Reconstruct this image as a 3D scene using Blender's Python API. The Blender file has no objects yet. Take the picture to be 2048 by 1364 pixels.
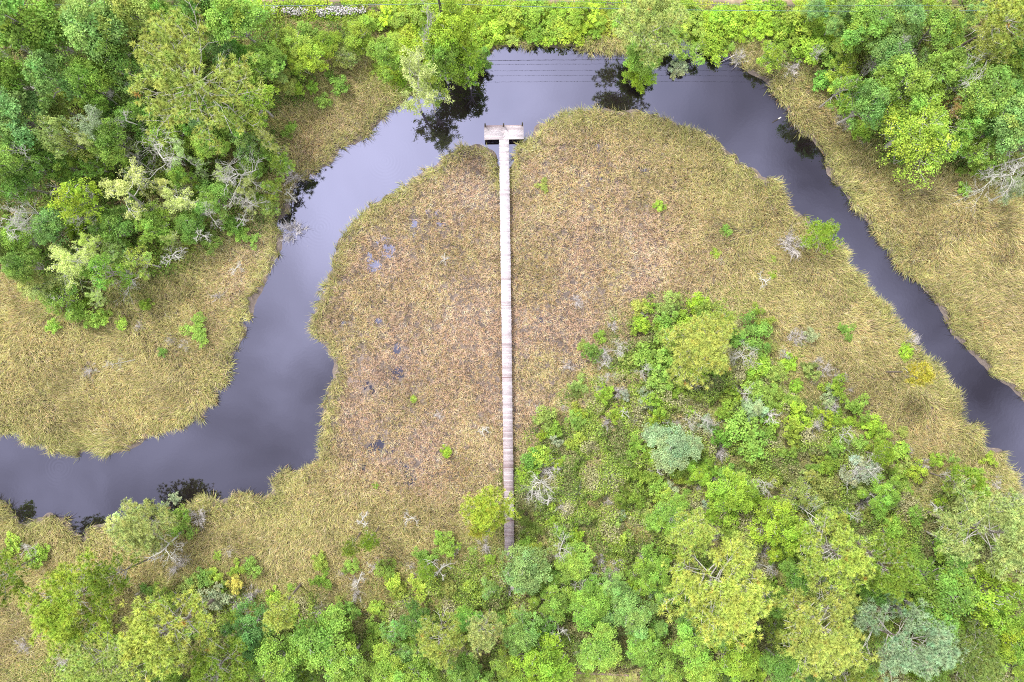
import bpy, math, random
import numpy as np

random.seed(11)
rng = np.random.default_rng(11)
scene = bpy.context.scene
COL = scene.collection
H = 88.0          # height of the viewpoint over the creek, metres
S = 16.0          # photo pixels per metre at creek level


def W(px, py, z=0.0):
    """photo pixel -> world x, y for a point z metres above the creek"""
    k = (H - z) / H / S
    return ((px - 1024.0) * k, (682.0 - py) * k)


def srgb(r, g, b):
    f = lambda c: (c / 255 / 12.92) if c / 255 <= .04045 else ((c / 255 + .055) / 1.055) ** 2.4
    return (f(r), f(g), f(b))


# ------------------------------------------------------------------ noise
class Noise:
    def __init__(self, seed):
        self.t = np.random.default_rng(seed).random((256, 256))

    def __call__(self, x, y, s=1.0):
        x = np.asarray(x, float) / s + 1000.37
        y = np.asarray(y, float) / s + 1000.71
        xi = np.floor(x).astype(int)
        yi = np.floor(y).astype(int)
        fx = x - xi
        fy = y - yi
        fx = fx * fx * (3 - 2 * fx)
        fy = fy * fy * (3 - 2 * fy)
        t = self.t
        a = t[xi & 255, yi & 255]
        b = t[(xi + 1) & 255, yi & 255]
        c = t[xi & 255, (yi + 1) & 255]
        d = t[(xi + 1) & 255, (yi + 1) & 255]
        return (a * (1 - fx) + b * fx) * (1 - fy) + (c * (1 - fx) + d * fx) * fy

    def fbm(self, x, y, s=1.0, o=3):
        v = 0
        w = 0
        for k in range(o):
            v = v + self(np.asarray(x) + 17.3 * k, np.asarray(y) - 9.1 * k, s / 2 ** k) * .5 ** k
            w += .5 ** k
        return v / w


N1, N2, N3, N4, N5 = [Noise(k) for k in range(5)]


def smooth(a, b, x):
    t = np.clip((x - a) / (b - a), 0, 1)
    return t * t * (3 - 2 * t)


# ------------------------------------------------------------------ mesh builder
class MB:
    def __init__(self):
        self.v, self.f, self.t, self.n = [], [], [], 0

    def add(self, v, f, t, mat=0):
        v = np.asarray(v, float).reshape(-1, 3)
        f = np.asarray(f, int)
        t = np.asarray(t, float)
        if t.ndim == 1:
            t = np.tile(t, (len(v), 1))
        self.v.append(v)
        self.t.append(t)
        self.f.append((f + self.n, mat))
        self.n += len(v)

    def tube(self, pts, rad, tint=(1, 1, 1), mat=0, sides=5, cap=False):
        pts = np.asarray(pts, float)
        m = len(pts)
        rad = np.broadcast_to(np.asarray(rad, float), (m,))
        tan = np.gradient(pts, axis=0)
        tan /= np.linalg.norm(tan, axis=1)[:, None] + 1e-9
        ref = np.array([0.31, 0.87, 0.2]) if abs(tan[0][2]) > .7 else np.array([0.1, 0.1, 1.0])
        u = np.cross(tan, ref)
        u /= np.linalg.norm(u, axis=1)[:, None] + 1e-9
        w = np.cross(tan, u)
        a = np.arange(sides) * 2 * math.pi / sides
        ring = (np.cos(a)[None, :, None] * u[:, None, :] + np.sin(a)[None, :, None] * w[:, None, :])
        v = (pts[:, None, :] + ring * rad[:, None, None]).reshape(-1, 3)
        i = np.arange(m - 1)[:, None] * sides
        j = np.arange(sides)[None, :]
        j2 = (j + 1) % sides
        f = np.stack([i + j, i + j2, i + sides + j2, i + sides + j], -1).reshape(-1, 4)
        self.add(v, f, tint, mat)
        if cap:
            for base in (0, (m - 1) * sides):
                c = v[base:base + sides]
                cv = np.vstack([c, c.mean(0)])
                k = np.arange(sides)
                self.add(cv, np.stack([k, (k + 1) % sides, np.full(sides, sides)], -1), tint, mat)

    def box(self, c, s, tint=(1, 1, 1), mat=0, rz=0.0):
        c = np.asarray(c, float)
        h = np.asarray(s, float) / 2
        sg = np.array([[-1, -1, -1], [1, -1, -1], [1, 1, -1], [-1, 1, -1], [-1, -1, 1], [1, -1, 1], [1, 1, 1], [-1, 1, 1]])
        v = sg * h
        ca, sa = math.cos(rz), math.sin(rz)
        v = np.stack([v[:, 0] * ca - v[:, 1] * sa, v[:, 0] * sa + v[:, 1] * ca, v[:, 2]], -1) + c
        f = [[3, 2, 1, 0], [4, 5, 6, 7], [0, 1, 5, 4], [1, 2, 6, 5], [2, 3, 7, 6], [3, 0, 4, 7]]
        self.add(v, f, tint, mat)

    def leaves(self, c, nrm, size, tint, mat=0, aspect=.6, fold=.12):
        n = len(c)
        if n == 0:
            return
        size = np.broadcast_to(np.asarray(size, float), (n,))[:, None]
        nrm = nrm / (np.linalg.norm(nrm, axis=1)[:, None] + 1e-9)
        r = rng.normal(size=(n, 3))
        u = np.cross(nrm, r)
        u /= np.linalg.norm(u, axis=1)[:, None] + 1e-9
        w = np.cross(nrm, u)
        lift = nrm * size * fold
        v = np.stack([c - u * size, c - w * size * aspect + lift, c + u * size, c + w * size * aspect + lift], 1).reshape(-1, 3)
        f = np.arange(n * 4).reshape(n, 4)
        self.add(v, f, np.repeat(tint, 4, 0), mat)

    def spikes(self, base, tip, width, tb, tt, mat=0):
        """thin triangles from base to tip"""
        n = len(base)
        d = tip - base
        r = rng.normal(size=(n, 3))
        u = np.cross(d, r)
        u /= np.linalg.norm(u, axis=1)[:, None] + 1e-9
        u = u * np.broadcast_to(np.asarray(width, float), (n,))[:, None] * .5
        v = np.stack([base - u, base + u, tip], 1).reshape(-1, 3)
        t = np.stack([tb, tb, tt], 1).reshape(-1, 3)
        self.add(v, np.arange(n * 3).reshape(n, 3), t, mat)

    def mesh(self, name, mats):
        me = bpy.data.meshes.new(name)
        v = np.concatenate(self.v)
        t = np.concatenate(self.t)
        me.vertices.add(len(v))
        me.vertices.foreach_set('co', v.astype(np.float32).ravel())
        loops = np.concatenate([f.ravel() for f, m in self.f])
        tot = np.concatenate([np.full(len(f), f.shape[1]) for f, m in self.f])
        mi = np.concatenate([np.full(len(f), m) for f, m in self.f])
        me.loops.add(len(loops))
        me.loops.foreach_set('vertex_index', loops.astype(np.int32))
        me.polygons.add(len(tot))
        me.polygons.foreach_set('loop_start', np.concatenate([[0], np.cumsum(tot)[:-1]]).astype(np.int32))
        me.polygons.foreach_set('loop_total', tot.astype(np.int32))
        me.polygons.foreach_set('material_index', mi.astype(np.int32))
        me.update(calc_edges=True)
        at = me.attributes.new('tint', 'FLOAT_COLOR', 'POINT')
        at.data.foreach_set('color', np.concatenate([t, np.ones((len(t), 1))], 1).astype(np.float32).ravel())
        for m in mats:
            me.materials.append(m)
        return me


def obj(name, me, parent=None, loc=(0, 0, 0), color=None):
    o = bpy.data.objects.new(name, me)
    COL.objects.link(o)
    o.location = loc
    if parent is not None:
        o.parent = parent
    if color is not None:
        o.color = (*color, 1)
    return o


def tag(o, label, cat, group=None, kind=None):
    o['label'] = label
    o['category'] = cat
    if group:
        o['group'] = group
    if kind:
        o['kind'] = kind
    return o


# ------------------------------------------------------------------ materials
def new_mat(name):
    m = bpy.data.materials.new(name)
    m.use_nodes = True
    nt = m.node_tree
    nt.nodes.clear()
    out = nt.nodes.new('ShaderNodeOutputMaterial')
    return m, nt, out


def nd(nt, typ, **kw):
    n = nt.nodes.new(typ)
    for k, v in kw.items():
        setattr(n, k, v)
    return n


def leafy(name, use_obj=True, transl=.28, rough=.55, spec=.35, gain=1.0):
    m, nt, out = new_mat(name)
    at = nd(nt, 'ShaderNodeAttribute', attribute_name='tint')
    col = at.outputs['Color']
    if use_obj:
        oi = nd(nt, 'ShaderNodeObjectInfo')
        mx = nd(nt, 'ShaderNodeMix', data_type='RGBA', blend_type='MULTIPLY')
        mx.inputs[0].default_value = 1
        nt.links.new(oi.outputs['Color'], mx.inputs[6])
        nt.links.new(col, mx.inputs[7])
        col = mx.outputs[2]
    p = nd(nt, 'ShaderNodeBsdfPrincipled')
    p.inputs['Roughness'].default_value = rough
    p.inputs['Specular IOR Level'].default_value = spec
    tr = nd(nt, 'ShaderNodeBsdfTranslucent')
    ms = nd(nt, 'ShaderNodeMixShader')
    ms.inputs[0].default_value = transl
    nt.links.new(col, p.inputs['Base Color'])
    nt.links.new(col, tr.inputs['Color'])
    nt.links.new(p.outputs[0], ms.inputs[1])
    nt.links.new(tr.outputs[0], ms.inputs[2])
    nt.links.new(ms.outputs[0], out.inputs[0])
    return m


def rough_mat(name, c1, c2, scale=6.0, rough=.85, tint=True, stretch=None, bump=.0):
    m, nt, out = new_mat(name)
    tc = nd(nt, 'ShaderNodeTexCoord')
    vec = tc.outputs['Object']
    if stretch:
        mp = nd(nt, 'ShaderNodeMapping')
        mp.inputs['Scale'].default_value = stretch
        nt.links.new(vec, mp.inputs[0])
        vec = mp.outputs[0]
    nz = nd(nt, 'ShaderNodeTexNoise')
    nz.inputs['Scale'].default_value = scale
    nz.inputs['Detail'].default_value = 6
    nz.inputs['Roughness'].default_value = .65
    nt.links.new(vec, nz.inputs['Vector'])
    rp = nd(nt, 'ShaderNodeValToRGB')
    rp.color_ramp.elements[0].position = .32
    rp.color_ramp.elements[1].position = .68
    rp.color_ramp.elements[0].color = (*c1, 1)
    rp.color_ramp.elements[1].color = (*c2, 1)
    nt.links.new(nz.outputs[0], rp.inputs[0])
    col = rp.outputs[0]
    if tint:
        at = nd(nt, 'ShaderNodeAttribute', attribute_name='tint')
        mx = nd(nt, 'ShaderNodeMix', data_type='RGBA', blend_type='MULTIPLY')
        mx.inputs[0].default_value = 1
        nt.links.new(col, mx.inputs[6])
        nt.links.new(at.outputs['Color'], mx.inputs[7])
        col = mx.outputs[2]
    p = nd(nt, 'ShaderNodeBsdfPrincipled')
    p.inputs['Roughness'].default_value = rough
    p.inputs['Specular IOR Level'].default_value = .25
    nt.links.new(col, p.inputs['Base Color'])
    if bump:
        b = nd(nt, 'ShaderNodeBump')
        b.inputs['Strength'].default_value = bump
        b.inputs['Distance'].default_value = .05
        nt.links.new(nz.outputs[0], b.inputs['Height'])
        nt.links.new(b.outputs[0], p.inputs['Normal'])
    nt.links.new(p.outputs[0], out.inputs[0])
    return m


M_LEAF = leafy('leaf', True, .30, .55, .22)
M_NEEDLE = leafy('needle', True, .22, .6, .2)
M_GRASS = leafy('grass_blade', False, .22, .7, .2)
M_COVER = leafy('ground_leaf', False, .28, .55, .3)
M_BARK = rough_mat('pine_bark', (.11, .085, .075), (.24, .2, .185), 9, stretch=(1, 1, .3), bump=.4)
M_PALEBARK = rough_mat('pale_bark', (.26, .24, .22), (.52, .50, .47), 7, bump=.3)
M_DEAD = rough_mat('dead_wood', (.40, .39, .36), (.70, .68, .65), 5, bump=.3)
M_TWIG = rough_mat('grey_twig', (.42, .385, .38), (.68, .64, .64), 4)
M_GROUND = rough_mat('soil', (.62, .6, .58), (1.25, 1.22, 1.2), 1.7, rough=.75, bump=.3)
M_PLANK = rough_mat('weathered_plank', (.66, .62, .64), (1.15, 1.13, 1.15), 2.2, rough=.8, stretch=(3.0, 9.0, 1), bump=.2)
M_POST = rough_mat('dark_post_wood', (.05, .045, .035), (.13, .115, .09), 8, stretch=(1, 1, .2))
M_POLE = rough_mat('pole_wood', (.10, .085, .07), (.20, .18, .16), 8, stretch=(1, 1, .15))
M_WIRE = rough_mat('wire_metal', (.10, .16, .17), (.14, .22, .23), 3, tint=False, rough=.4)
M_STONE = rough_mat('pale_rubble', (.42, .40, .41), (.68, .66, .67), 6)
M_CERAMIC = rough_mat('insulator_ceramic', (.25, .25, .26), (.35, .35, .36), 3, rough=.3)


def water_material():
    m, nt, out = new_mat('creek_water')
    geo = nd(nt, 'ShaderNodeNewGeometry')
    n1 = nd(nt, 'ShaderNodeTexNoise')
    n1.inputs['Scale'].default_value = 2.2
    n1.inputs['Detail'].default_value = 3
    nt.links.new(geo.outputs['Position'], n1.inputs['Vector'])
    n2 = nd(nt, 'ShaderNodeTexNoise')
    n2.inputs['Scale'].default_value = .22
    n2.inputs['Detail'].default_value = 2
    nt.links.new(geo.outputs['Position'], n2.inputs['Vector'])
    hsum = None
    # rings of fading ripples spreading from fish rises in the creek
    for (px, py, rad) in ((770, 322, 4.2), (640, 455, 3.6), (118, 935, 3.0)):
        x, y = W(px, py)
        vs = nd(nt, 'ShaderNodeVectorMath', operation='DISTANCE')
        vs.inputs[1].default_value = (x, y, 0)
        nt.links.new(geo.outputs['Position'], vs.inputs[0])
        sn = nd(nt, 'ShaderNodeMath', operation='MULTIPLY')
        sn.inputs[1].default_value = 15.0
        nt.links.new(vs.outputs['Value'], sn.inputs[0])
        s2 = nd(nt, 'ShaderNodeMath', operation='SINE')
        nt.links.new(sn.outputs[0], s2.inputs[0])
        mr = nd(nt, 'ShaderNodeMapRange')
        mr.inputs['From Min'].default_value = rad * .4
        mr.inputs['From Max'].default_value = rad
        mr.inputs['To Min'].default_value = 1
        mr.inputs['To Max'].default_value = 0
        nt.links.new(vs.outputs['Value'], mr.inputs['Value'])
        mu = nd(nt, 'ShaderNodeMath', operation='MULTIPLY')
        nt.links.new(s2.outputs[0], mu.inputs[0])
        nt.links.new(mr.outputs[0], mu.inputs[1])
        if hsum is None:
            hsum = mu.outputs[0]
        else:
            ad = nd(nt, 'ShaderNodeMath', operation='ADD')
            nt.links.new(hsum, ad.inputs[0])
            nt.links.new(mu.outputs[0], ad.inputs[1])
            hsum = ad.outputs[0]
    k = nd(nt, 'ShaderNodeMath', operation='MULTIPLY')
    k.inputs[1].default_value = .16
    nt.links.new(hsum, k.inputs[0])
    mm = nd(nt, 'ShaderNodeMath', operation='MULTIPLY_ADD')
    mm.inputs[1].default_value = .5
    nt.links.new(n1.outputs[0], mm.inputs[0])
    nt.links.new(k.outputs[0], mm.inputs[2])
    b = nd(nt, 'ShaderNodeBump')
    b.inputs['Strength'].default_value = .035
    b.inputs['Distance'].default_value = .06
    nt.links.new(mm.outputs[0], b.inputs['Height'])
    fr = nd(nt, 'ShaderNodeFresnel')
    fr.inputs['IOR'].default_value = 2.35
    nt.links.new(b.outputs[0], fr.inputs['Normal'])
    df = nd(nt, 'ShaderNodeBsdfDiffuse')
    df.inputs['Color'].default_value = (.010, .007, .008, 1)
    gl = nd(nt, 'ShaderNodeBsdfGlossy')
    gl.inputs['Color'].default_value = (.66, .67, .98, 1)
    gl.inputs['Roughness'].default_value = .02
    nt.links.new(b.outputs[0], gl.inputs['Normal'])
    ms = nd(nt, 'ShaderNodeMixShader')
    nt.links.new(fr.outputs[0], ms.inputs[0])
    nt.links.new(df.outputs[0], ms.inputs[1])
    nt.links.new(gl.outputs[0], ms.inputs[2])
    nt.links.new(ms.outputs[0], out.inputs[0])
    return m


M_WATER = water_material()

# ------------------------------------------------------------------ plan of the place (photo pixels at creek level)
CREEK = [(-120, 850), (-40, 866), (0, 862), (28, 858), (50, 882), (100, 902), (150, 908), (215, 905), (270, 890), (320, 870), (370, 850), (402, 825),
         (430, 790), (460, 752), (478, 710), (490, 660), (478, 634), (505, 626), (520, 590), (535, 545), (556, 500), (566, 470),
         (553, 446), (576, 425), (580, 395), (600, 366), (640, 335), (680, 304), (710, 290), (742, 264), (765, 235), (790, 216),
         (830, 190), (875, 168), (930, 152), (972, 135), (985, 102), (1020, 94), (1060, 86), (1100, 92), (1150, 100), (1200, 102),
         (1245, 108), (1270, 124), (1318, 114), (1340, 88), (1366, 78), (1382, 100), (1404, 122), (1445, 104), (1470, 112),
         (1490, 142), (1530, 172), (1560, 192), (1580, 230), (1600, 262), (1642, 302), (1652, 342), (1680, 382), (1712, 422),
         (1760, 472), (1800, 530), (1850, 582), (1890, 640), (1920, 682), (1960, 722), (2000, 762), (2048, 802), (2160, 900),
         (2400, 1080), (2400, 1330), (2200, 1140), (2100, 1040), (2048, 982), (2022, 936), (2000, 905), (1962, 884), (1952, 850), (1928, 832),
         (1912, 792), (1870, 742), (1828, 690), (1788, 640), (1740, 582), (1700, 532), (1672, 485), (1636, 458), (1600, 430), (1568, 392),
         (1558, 368), (1500, 330), (1450, 297), (1418, 272), (1370, 248), (1300, 231), (1250, 222), (1215, 214), (1170, 228), (1100, 238),
         (1066, 248), (1062, 272), (1046, 292), (1032, 312), (1021, 338), (1014, 362), (1002, 362), (998, 336), (988, 302), (960, 287), (930, 293),
         (890, 315), (868, 332), (820, 356), (780, 386), (740, 411), (702, 440), (687, 470), (667, 510), (652, 550), (646, 582),
         (627, 616), (616, 650), (624, 674), (652, 690), (662, 722), (657, 742), (660, 762), (651, 800), (642, 860), (641, 912),
         (602, 935), (570, 950), (547, 961), (541, 986), (524, 995), (500, 982), (470, 996), (430, 990), (400, 1002), (360, 1022),
         (330, 1040), (290, 1046), (250, 1044), (215, 1044), (182, 1048), (166, 1070), (150, 1066), (128, 1032), (100, 1022), (76, 1032),
         (60, 1060), (40, 1050), (15, 1012), (-5, 992), (-120, 960)]
FORESTS = {
    'west_wood': [(-200, -150), (490, -150), (500, 30), (760, 40), (770, 110), (700, 130), (640, 150), (600, 200), (565, 260), (560, 330), (535, 420),
                  (545, 450), (470, 490), (400, 530), (320, 570), (200, 600), (150, 640), (95, 630), (70, 540), (30, 510), (-200, 505)],
    'bank': [(490, 14), (1760, 14), (1760, 110), (1560, 110), (1470, 85), (1400, 100), (1330, 95), (1250, 90), (1050, 70), (980, 90), (975, 135),
             (870, 165), (790, 190), (740, 150), (760, 60), (500, 60)],
    'east_wood': [(1500, 60), (1640, 14), (2250, -150), (2250, 440), (2060, 420), (1960, 360), (1860, 330), (1780, 320), (1720, 270), (1660, 220),
                  (1600, 160), (1540, 130)],
    'thicket': [(1028, 930), (1130, 840), (1210, 720), (1240, 650), (1330, 610), (1450, 615), (1540, 680), (1580, 760), (1680, 860), (1760, 900),
                (1850, 940), (1960, 990), (2060, 1080), (2250, 1150), (2250, 1520), (-150, 1520), (-150, 1390), (60, 1360), (150, 1310), (250, 1250), (330, 1190),
                (460, 1170), (520, 1200), (640, 1210), (720, 1240), (800, 1160), (880, 1120), (960, 1100), (1025, 1060)],
}
PUDDLES = [(830, 452, 14), (868, 428, 14), (880, 448, 12), (775, 495, 16), (745, 530, 20), (700, 560, 8), (790, 700, 14), (795, 745, 16), (775, 770, 10),
           (755, 895, 20), (780, 890, 12), (812, 940, 22), (740, 780, 12), (690, 645, 8), (820, 960, 16), (1078, 292, 8), (726, 940, 8),
           (1285, 335, 10), (1195, 290, 8), (1205, 365, 10), (728, 700, 8), (760, 640, 8), (890, 560, 6), (870, 650, 7), (1080, 640, 7)]

GX = np.arange(-84, 84.01, .35)
GY = np.arange(-62, 62.01, .35)
GXX, GYY = np.meshgrid(GX, GY, indexing='ij')


def poly_sd(poly, X, Y):
    """signed distance, positive inside"""
    P = np.array([W(*p) for p in poly])
    inside = np.zeros(X.shape, bool)
    best = np.full(X.shape, 1e9)
    n = len(P)
    for i in range(n):
        x0, y0 = P[i]
        x1, y1 = P[(i + 1) % n]
        c = ((y0 > Y) != (y1 > Y))
        with np.errstate(divide='ignore', invalid='ignore'):
            xi = (x1 - x0) * (Y - y0) / (y1 - y0 + 1e-12) + x0
        inside ^= c & (X < xi)
        dx, dy = x1 - x0, y1 - y0
        t = np.clip(((X - x0) * dx + (Y - y0) * dy) / (dx * dx + dy * dy), 0, 1)
        best = np.minimum(best, (X - x0 - t * dx) ** 2 + (Y - y0 - t * dy) ** 2)
    d = np.sqrt(best)
    return np.where(inside, d, -d)


def sampler(F):
    def f(x, y):
        u = np.clip((np.asarray(x, float) - GX[0]) / .35, 0, len(GX) - 1.001)
        v = np.clip((np.asarray(y, float) - GY[0]) / .35, 0, len(GY) - 1.001)
        i = u.astype(int)
        j = v.astype(int)
        a = u - i
        b = v - j
        return (F[i, j] * (1 - a) + F[i + 1, j] * a) * (1 - b) + (F[i, j + 1] * (1 - a) + F[i + 1, j + 1] * a) * b
    return f


wob = (N3.fbm(GXX, GYY, 2.0, 3) - .5) * 1.7
LAND = sampler(-poly_sd(CREEK, GXX, GYY) + wob)      # >0 on land, metres to the water
FSD = {k: sampler(poly_sd(p, GXX, GYY) + (N2.fbm(GXX, GYY, 7, 3) - .5) * 5) for k, p in FORESTS.items()}


def wood(x, y):
    return np.maximum.reduce([f(x, y) for f in FSD.values()])


def puddle(x, y):
    v = np.zeros(np.shape(x))
    for (px, py, r) in PUDDLES:
        X, Y = W(px, py)
        d = np.hypot(np.asarray(x) - X, np.asarray(y) - Y) / (r * 1.25 / S)
        v = np.maximum(v, 1 - smooth(.4, 1.6, d + (N4.fbm(x, y, .8, 2) - .5) * 2.4))
    # wet hollow at the far west edge of the west marsh, and the wet gap in the western wood
    for (px, py, rx, ry) in ((2, 727, 26, 10), (12, 500, 18, 16)):
        X, Y = W(px, py)
        d = np.hypot((np.asarray(x) - X) / (rx / S), (np.asarray(y) - Y) / (ry / S))
        v = np.maximum(v, 1.6 * (1 - smooth(.7, 1.3, d)))
    return v


def ground_z(x, y):
    ld = LAND(x, y)
    z = np.clip(ld * .35, -.9, .16) + (N1.fbm(x, y, 1.5, 2) - .5) * .10
    w = smooth(-1, 4, wood(x, y)) * smooth(0, 3, ld)
    z = z + w * (.25 + .35 * N2(x, y, 5))
    z = z - puddle(x, y) * .18
    z = z + smooth(39.3, 41.5, np.asarray(y, float)) * .5
    return z


# ------------------------------------------------------------------ ground, water
def grow(a, b):
    ext = []
    s = .5
    p = b
    while p < 3000:
        s *= 1.45
        p += s
        ext.append(p)
    return np.concatenate([-np.array(ext[::-1]), np.arange(a, b + .01, .4), np.array(ext)])


def build_ground():
    xs = grow(-72, 72)
    ys = grow(-52, 52)
    X, Y = np.meshgrid(xs, ys, indexing='ij')
    Z = ground_z(X, Y)
    far = np.maximum(np.abs(X) / 84, np.abs(Y) / 62)
    Z = np.where(far > 1, .25, Z)
    nx, ny = X.shape
    i = np.arange(nx - 1)[:, None] * ny + np.arange(ny - 1)[None, :]
    f = np.stack([i, i + ny, i + ny + 1, i + 1], -1).reshape(-1, 4)
    mud = np.array([.17, .14, .13])
    peat = np.array([.085, .08, .04])
    verge = np.array([.40, .31, .21])
    w = smooth(-2, 2, wood(X, Y))[..., None]
    c = mud * (1 - w) + peat * w
    c = c * (.6 + .8 * N1.fbm(X, Y, 2.5, 3))[..., None]
    v = smooth(41.8, 42.5, Y + (N2.fbm(X, Y, 3, 2) - .5) * 1.2)[..., None]
    vc = verge * (.75 + .5 * N3.fbm(X, Y, 1.2, 3))[..., None]
    gr = smooth(.45, .6, N4.fbm(X, Y, 3.5, 3))[..., None]
    vc = vc * (1 - gr * .7) + np.array([.24, .32, .06]) * gr * .7
    c = c * (1 - v) + vc * v
    fw = smooth(.85, 1.0, far)[..., None]
    c = c * (1 - fw) + np.array([.17, .21, .07]) * fw
    mb = MB()
    mb.add(np.stack([X, Y, Z], -1).reshape(-1, 3), f, c.reshape(-1, 3))
    o = obj('ground', mb.mesh('ground', [M_GROUND]))
    o['kind'] = 'structure'
    mb = MB()
    q = 2900
    n = 24
    g = np.linspace(-q, q, n)
    X, Y = np.meshgrid(g, g, indexing='ij')
    i = np.arange(n - 1)[:, None] * n + np.arange(n - 1)[None, :]
    mb.add(np.stack([X, Y, X * 0], -1).reshape(-1, 3), np.stack([i, i + n, i + n + 1, i + 1], -1).reshape(-1, 4), (1, 1, 1))
    o = obj('water', mb.mesh('water', [M_WATER]))
    o['kind'] = 'structure'


build_ground()

# ------------------------------------------------------------------ marsh grass
PAL = {k: np.array(v) for k, v in dict(
    straw=(.80, .575, .345), pink=(.86, .575, .47), olive=(.45, .485, .15), green=(.31, .44, .09), gold=(.60, .535, .20),
    grey=(.47, .39, .36), rust=(.62, .30, .13), dark=(.15, .12, .09)).items()}


def marsh(name, label, region):
    s = .36
    xs, ys = np.meshgrid(np.arange(-69, 69, s), np.arange(-48, 48, s), indexing='ij')
    x = (xs + rng.uniform(-.5, .5, xs.shape) * s * 1.2).ravel()
    y = (ys + rng.uniform(-.5, .5, ys.shape) * s * 1.2).ravel()
    k = region(x, y) & (LAND(x, y) > -.12) & (y < 41.5)
    x, y = x[k], y[k]
    wd = wood(x, y)
    pd = puddle(x, y)
    patch = N5.fbm(x, y, 4.5, 3)
    cen0 = np.clip(1 - np.hypot((x * S + 24) / 560, (82 - y * S) / 480), 0, 1)
    bk = FSD['bank'](x, y) > .3
    keep = (rng.random(len(x)) < 1 - .16 * smooth(0, .4, cen0)) & ~(bk & (rng.random(len(x)) < .85)) & (rng.random(len(x)) < np.where(wd > -.5, np.clip(.85 - wd * .05, np.where(y < -2, .5, .2), .85), 1) * np.clip(1 - pd * .5, .48, 1))
    keep &= ~((LAND(x, y) < .45) & (N2.fbm(x, y, 1.1, 2) < .47))
    x, y, wd, patch, pd = x[keep], y[keep], wd[keep], patch[keep], pd[keep]
    ld = LAND(x, y)
    n = len(x)
    # how much of the tawny short centre of the point each tuft belongs to
    px = x * S + 1024
    py = 682 - y * S
    cen = np.clip(1 - np.hypot((px - 950) / 590, (py - 610) / 480), 0, 1)
    cen = smooth(0.02, .38, cen) * smooth(.2, 2.6, ld) * (px < 1560)
    cen = cen * (.55 + .45 * smooth(.35, .6, N2.fbm(x, y, 9, 2)))
    tall = 1 - cen
    edge = 1 - smooth(.3, 3.2, ld)
    w = np.stack([
        .9 + .5 * cen - .3 * edge,                                  # straw
        .10 + 1.9 * cen * smooth(.3, .6, patch),                    # pink
        (.25 + .9 * edge + 1.0 * tall) * (.5 + patch),              # olive
        np.clip(.02 + .12 * tall + .18 * edge + 1.3 * smooth(-3.5, 1, wd), 0, 2) * (.4 + patch),   # green
        .15 + 1.0 * tall * (1.2 - patch),                           # gold
        .22 + .25 * (1 - patch),                                    # grey
        .07 + .10 * cen + .16 * smooth(.45, .7, N4.fbm(x, y, 6, 2)),            # rust
        .16 + .1 * edge], 1)
    w = np.clip(w, 0.001, None)
    w /= w.sum(1)[:, None]
    P = np.stack([PAL[q] for q in ('straw', 'pink', 'olive', 'green', 'gold', 'grey', 'rust', 'dark')])
    tuft_base = w @ P
    nb = 18
    cs = np.cumsum(w, 1)
    r = rng.random((n, nb, 1))
    pick = (r > cs[:, None, :]).sum(2).clip(0, 7)
    col = P[pick] * .62 + tuft_base[:, None, :] * .38
    bright = rng.normal(1, .2, (n, 1, 1)).clip(.4, 1.7) * rng.normal(1, .2, (n, nb, 1)).clip(.4, 1.7)
    zone = (.62 + .42 * N3.fbm(x, y, 2.4, 3) + .36 * N1.fbm(x + 40, y, 7.5, 2))[:, None, None]
    col = np.clip(col * bright * zone, .01, .95)
    # lean
    flow = N1.fbm(x, y, 10, 2) * 11 + N2(x, y, 3.5) * 1.2
    lean = .10 + .72 * tall * (.2 + N4.fbm(x, y, 5, 2))
    az = rng.random((n, nb)) * 2 * math.pi
    tilt = rng.uniform(.25, 1.15, (n, nb))
    dx = np.cos(az) * np.sin(tilt) + (np.cos(flow) * lean)[:, None]
    dy = np.sin(az) * np.sin(tilt) + (np.sin(flow) * lean)[:, None]
    dz = np.cos(tilt) + .12
    nr = np.sqrt(dx ** 2 + dy ** 2 + dz ** 2)
    D = np.stack([dx, dy, dz], -1) / nr[..., None]
    L = (.40 + .62 * tall + .12 * patch)[:, None] * rng.uniform(.6, 1.25, (n, nb))
    L = L * np.where(wd > 0, .85, 1)[:, None]
    z0 = np.maximum(ground_z(x, y), -.05)
    B = np.stack([x[:, None] + rng.normal(0, .11, (n, nb)), y[:, None] + rng.normal(0, .11, (n, nb)), np.repeat(z0[:, None], nb, 1)], -1)
    mid = B + D * (L * .55)[..., None]
    D2 = D.copy()
    D2[..., 2] -= rng.uniform(.3, .8, (n, nb))
    D2 /= np.linalg.norm(D2, axis=-1)[..., None]
    tip = mid + D2 * (L * .5)[..., None]
    side = np.stack([-D[..., 1], D[..., 0], rng.normal(0, .35, (n, nb))], -1)
    side /= np.linalg.norm(side, axis=-1)[..., None] + 1e-6
    wid = rng.uniform(.012, .023, (n, nb))[..., None]
    V = np.stack([B - side * wid, B + side * wid, mid + side * wid * .9, mid - side * wid * .9, tip], 2).reshape(-1, 3)
    m = n * nb
    o = np.arange(m)[:, None] * 5
    quads = o + np.array([[0, 1, 2, 3]])
    tris = o + np.array([[3, 2, 4]])
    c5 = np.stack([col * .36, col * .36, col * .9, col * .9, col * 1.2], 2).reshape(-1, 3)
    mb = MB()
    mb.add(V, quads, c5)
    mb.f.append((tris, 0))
    ob = obj(name, mb.mesh(name, [M_GRASS]))
    tag(ob, label, 'marsh grass', kind='stuff')
    return ob


# three banks of marsh, parted by the creek
def west(x, y):
    px = x * S + 1024
    py = 682 - y * S
    return (px < 1010) & above(px, py)


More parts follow.
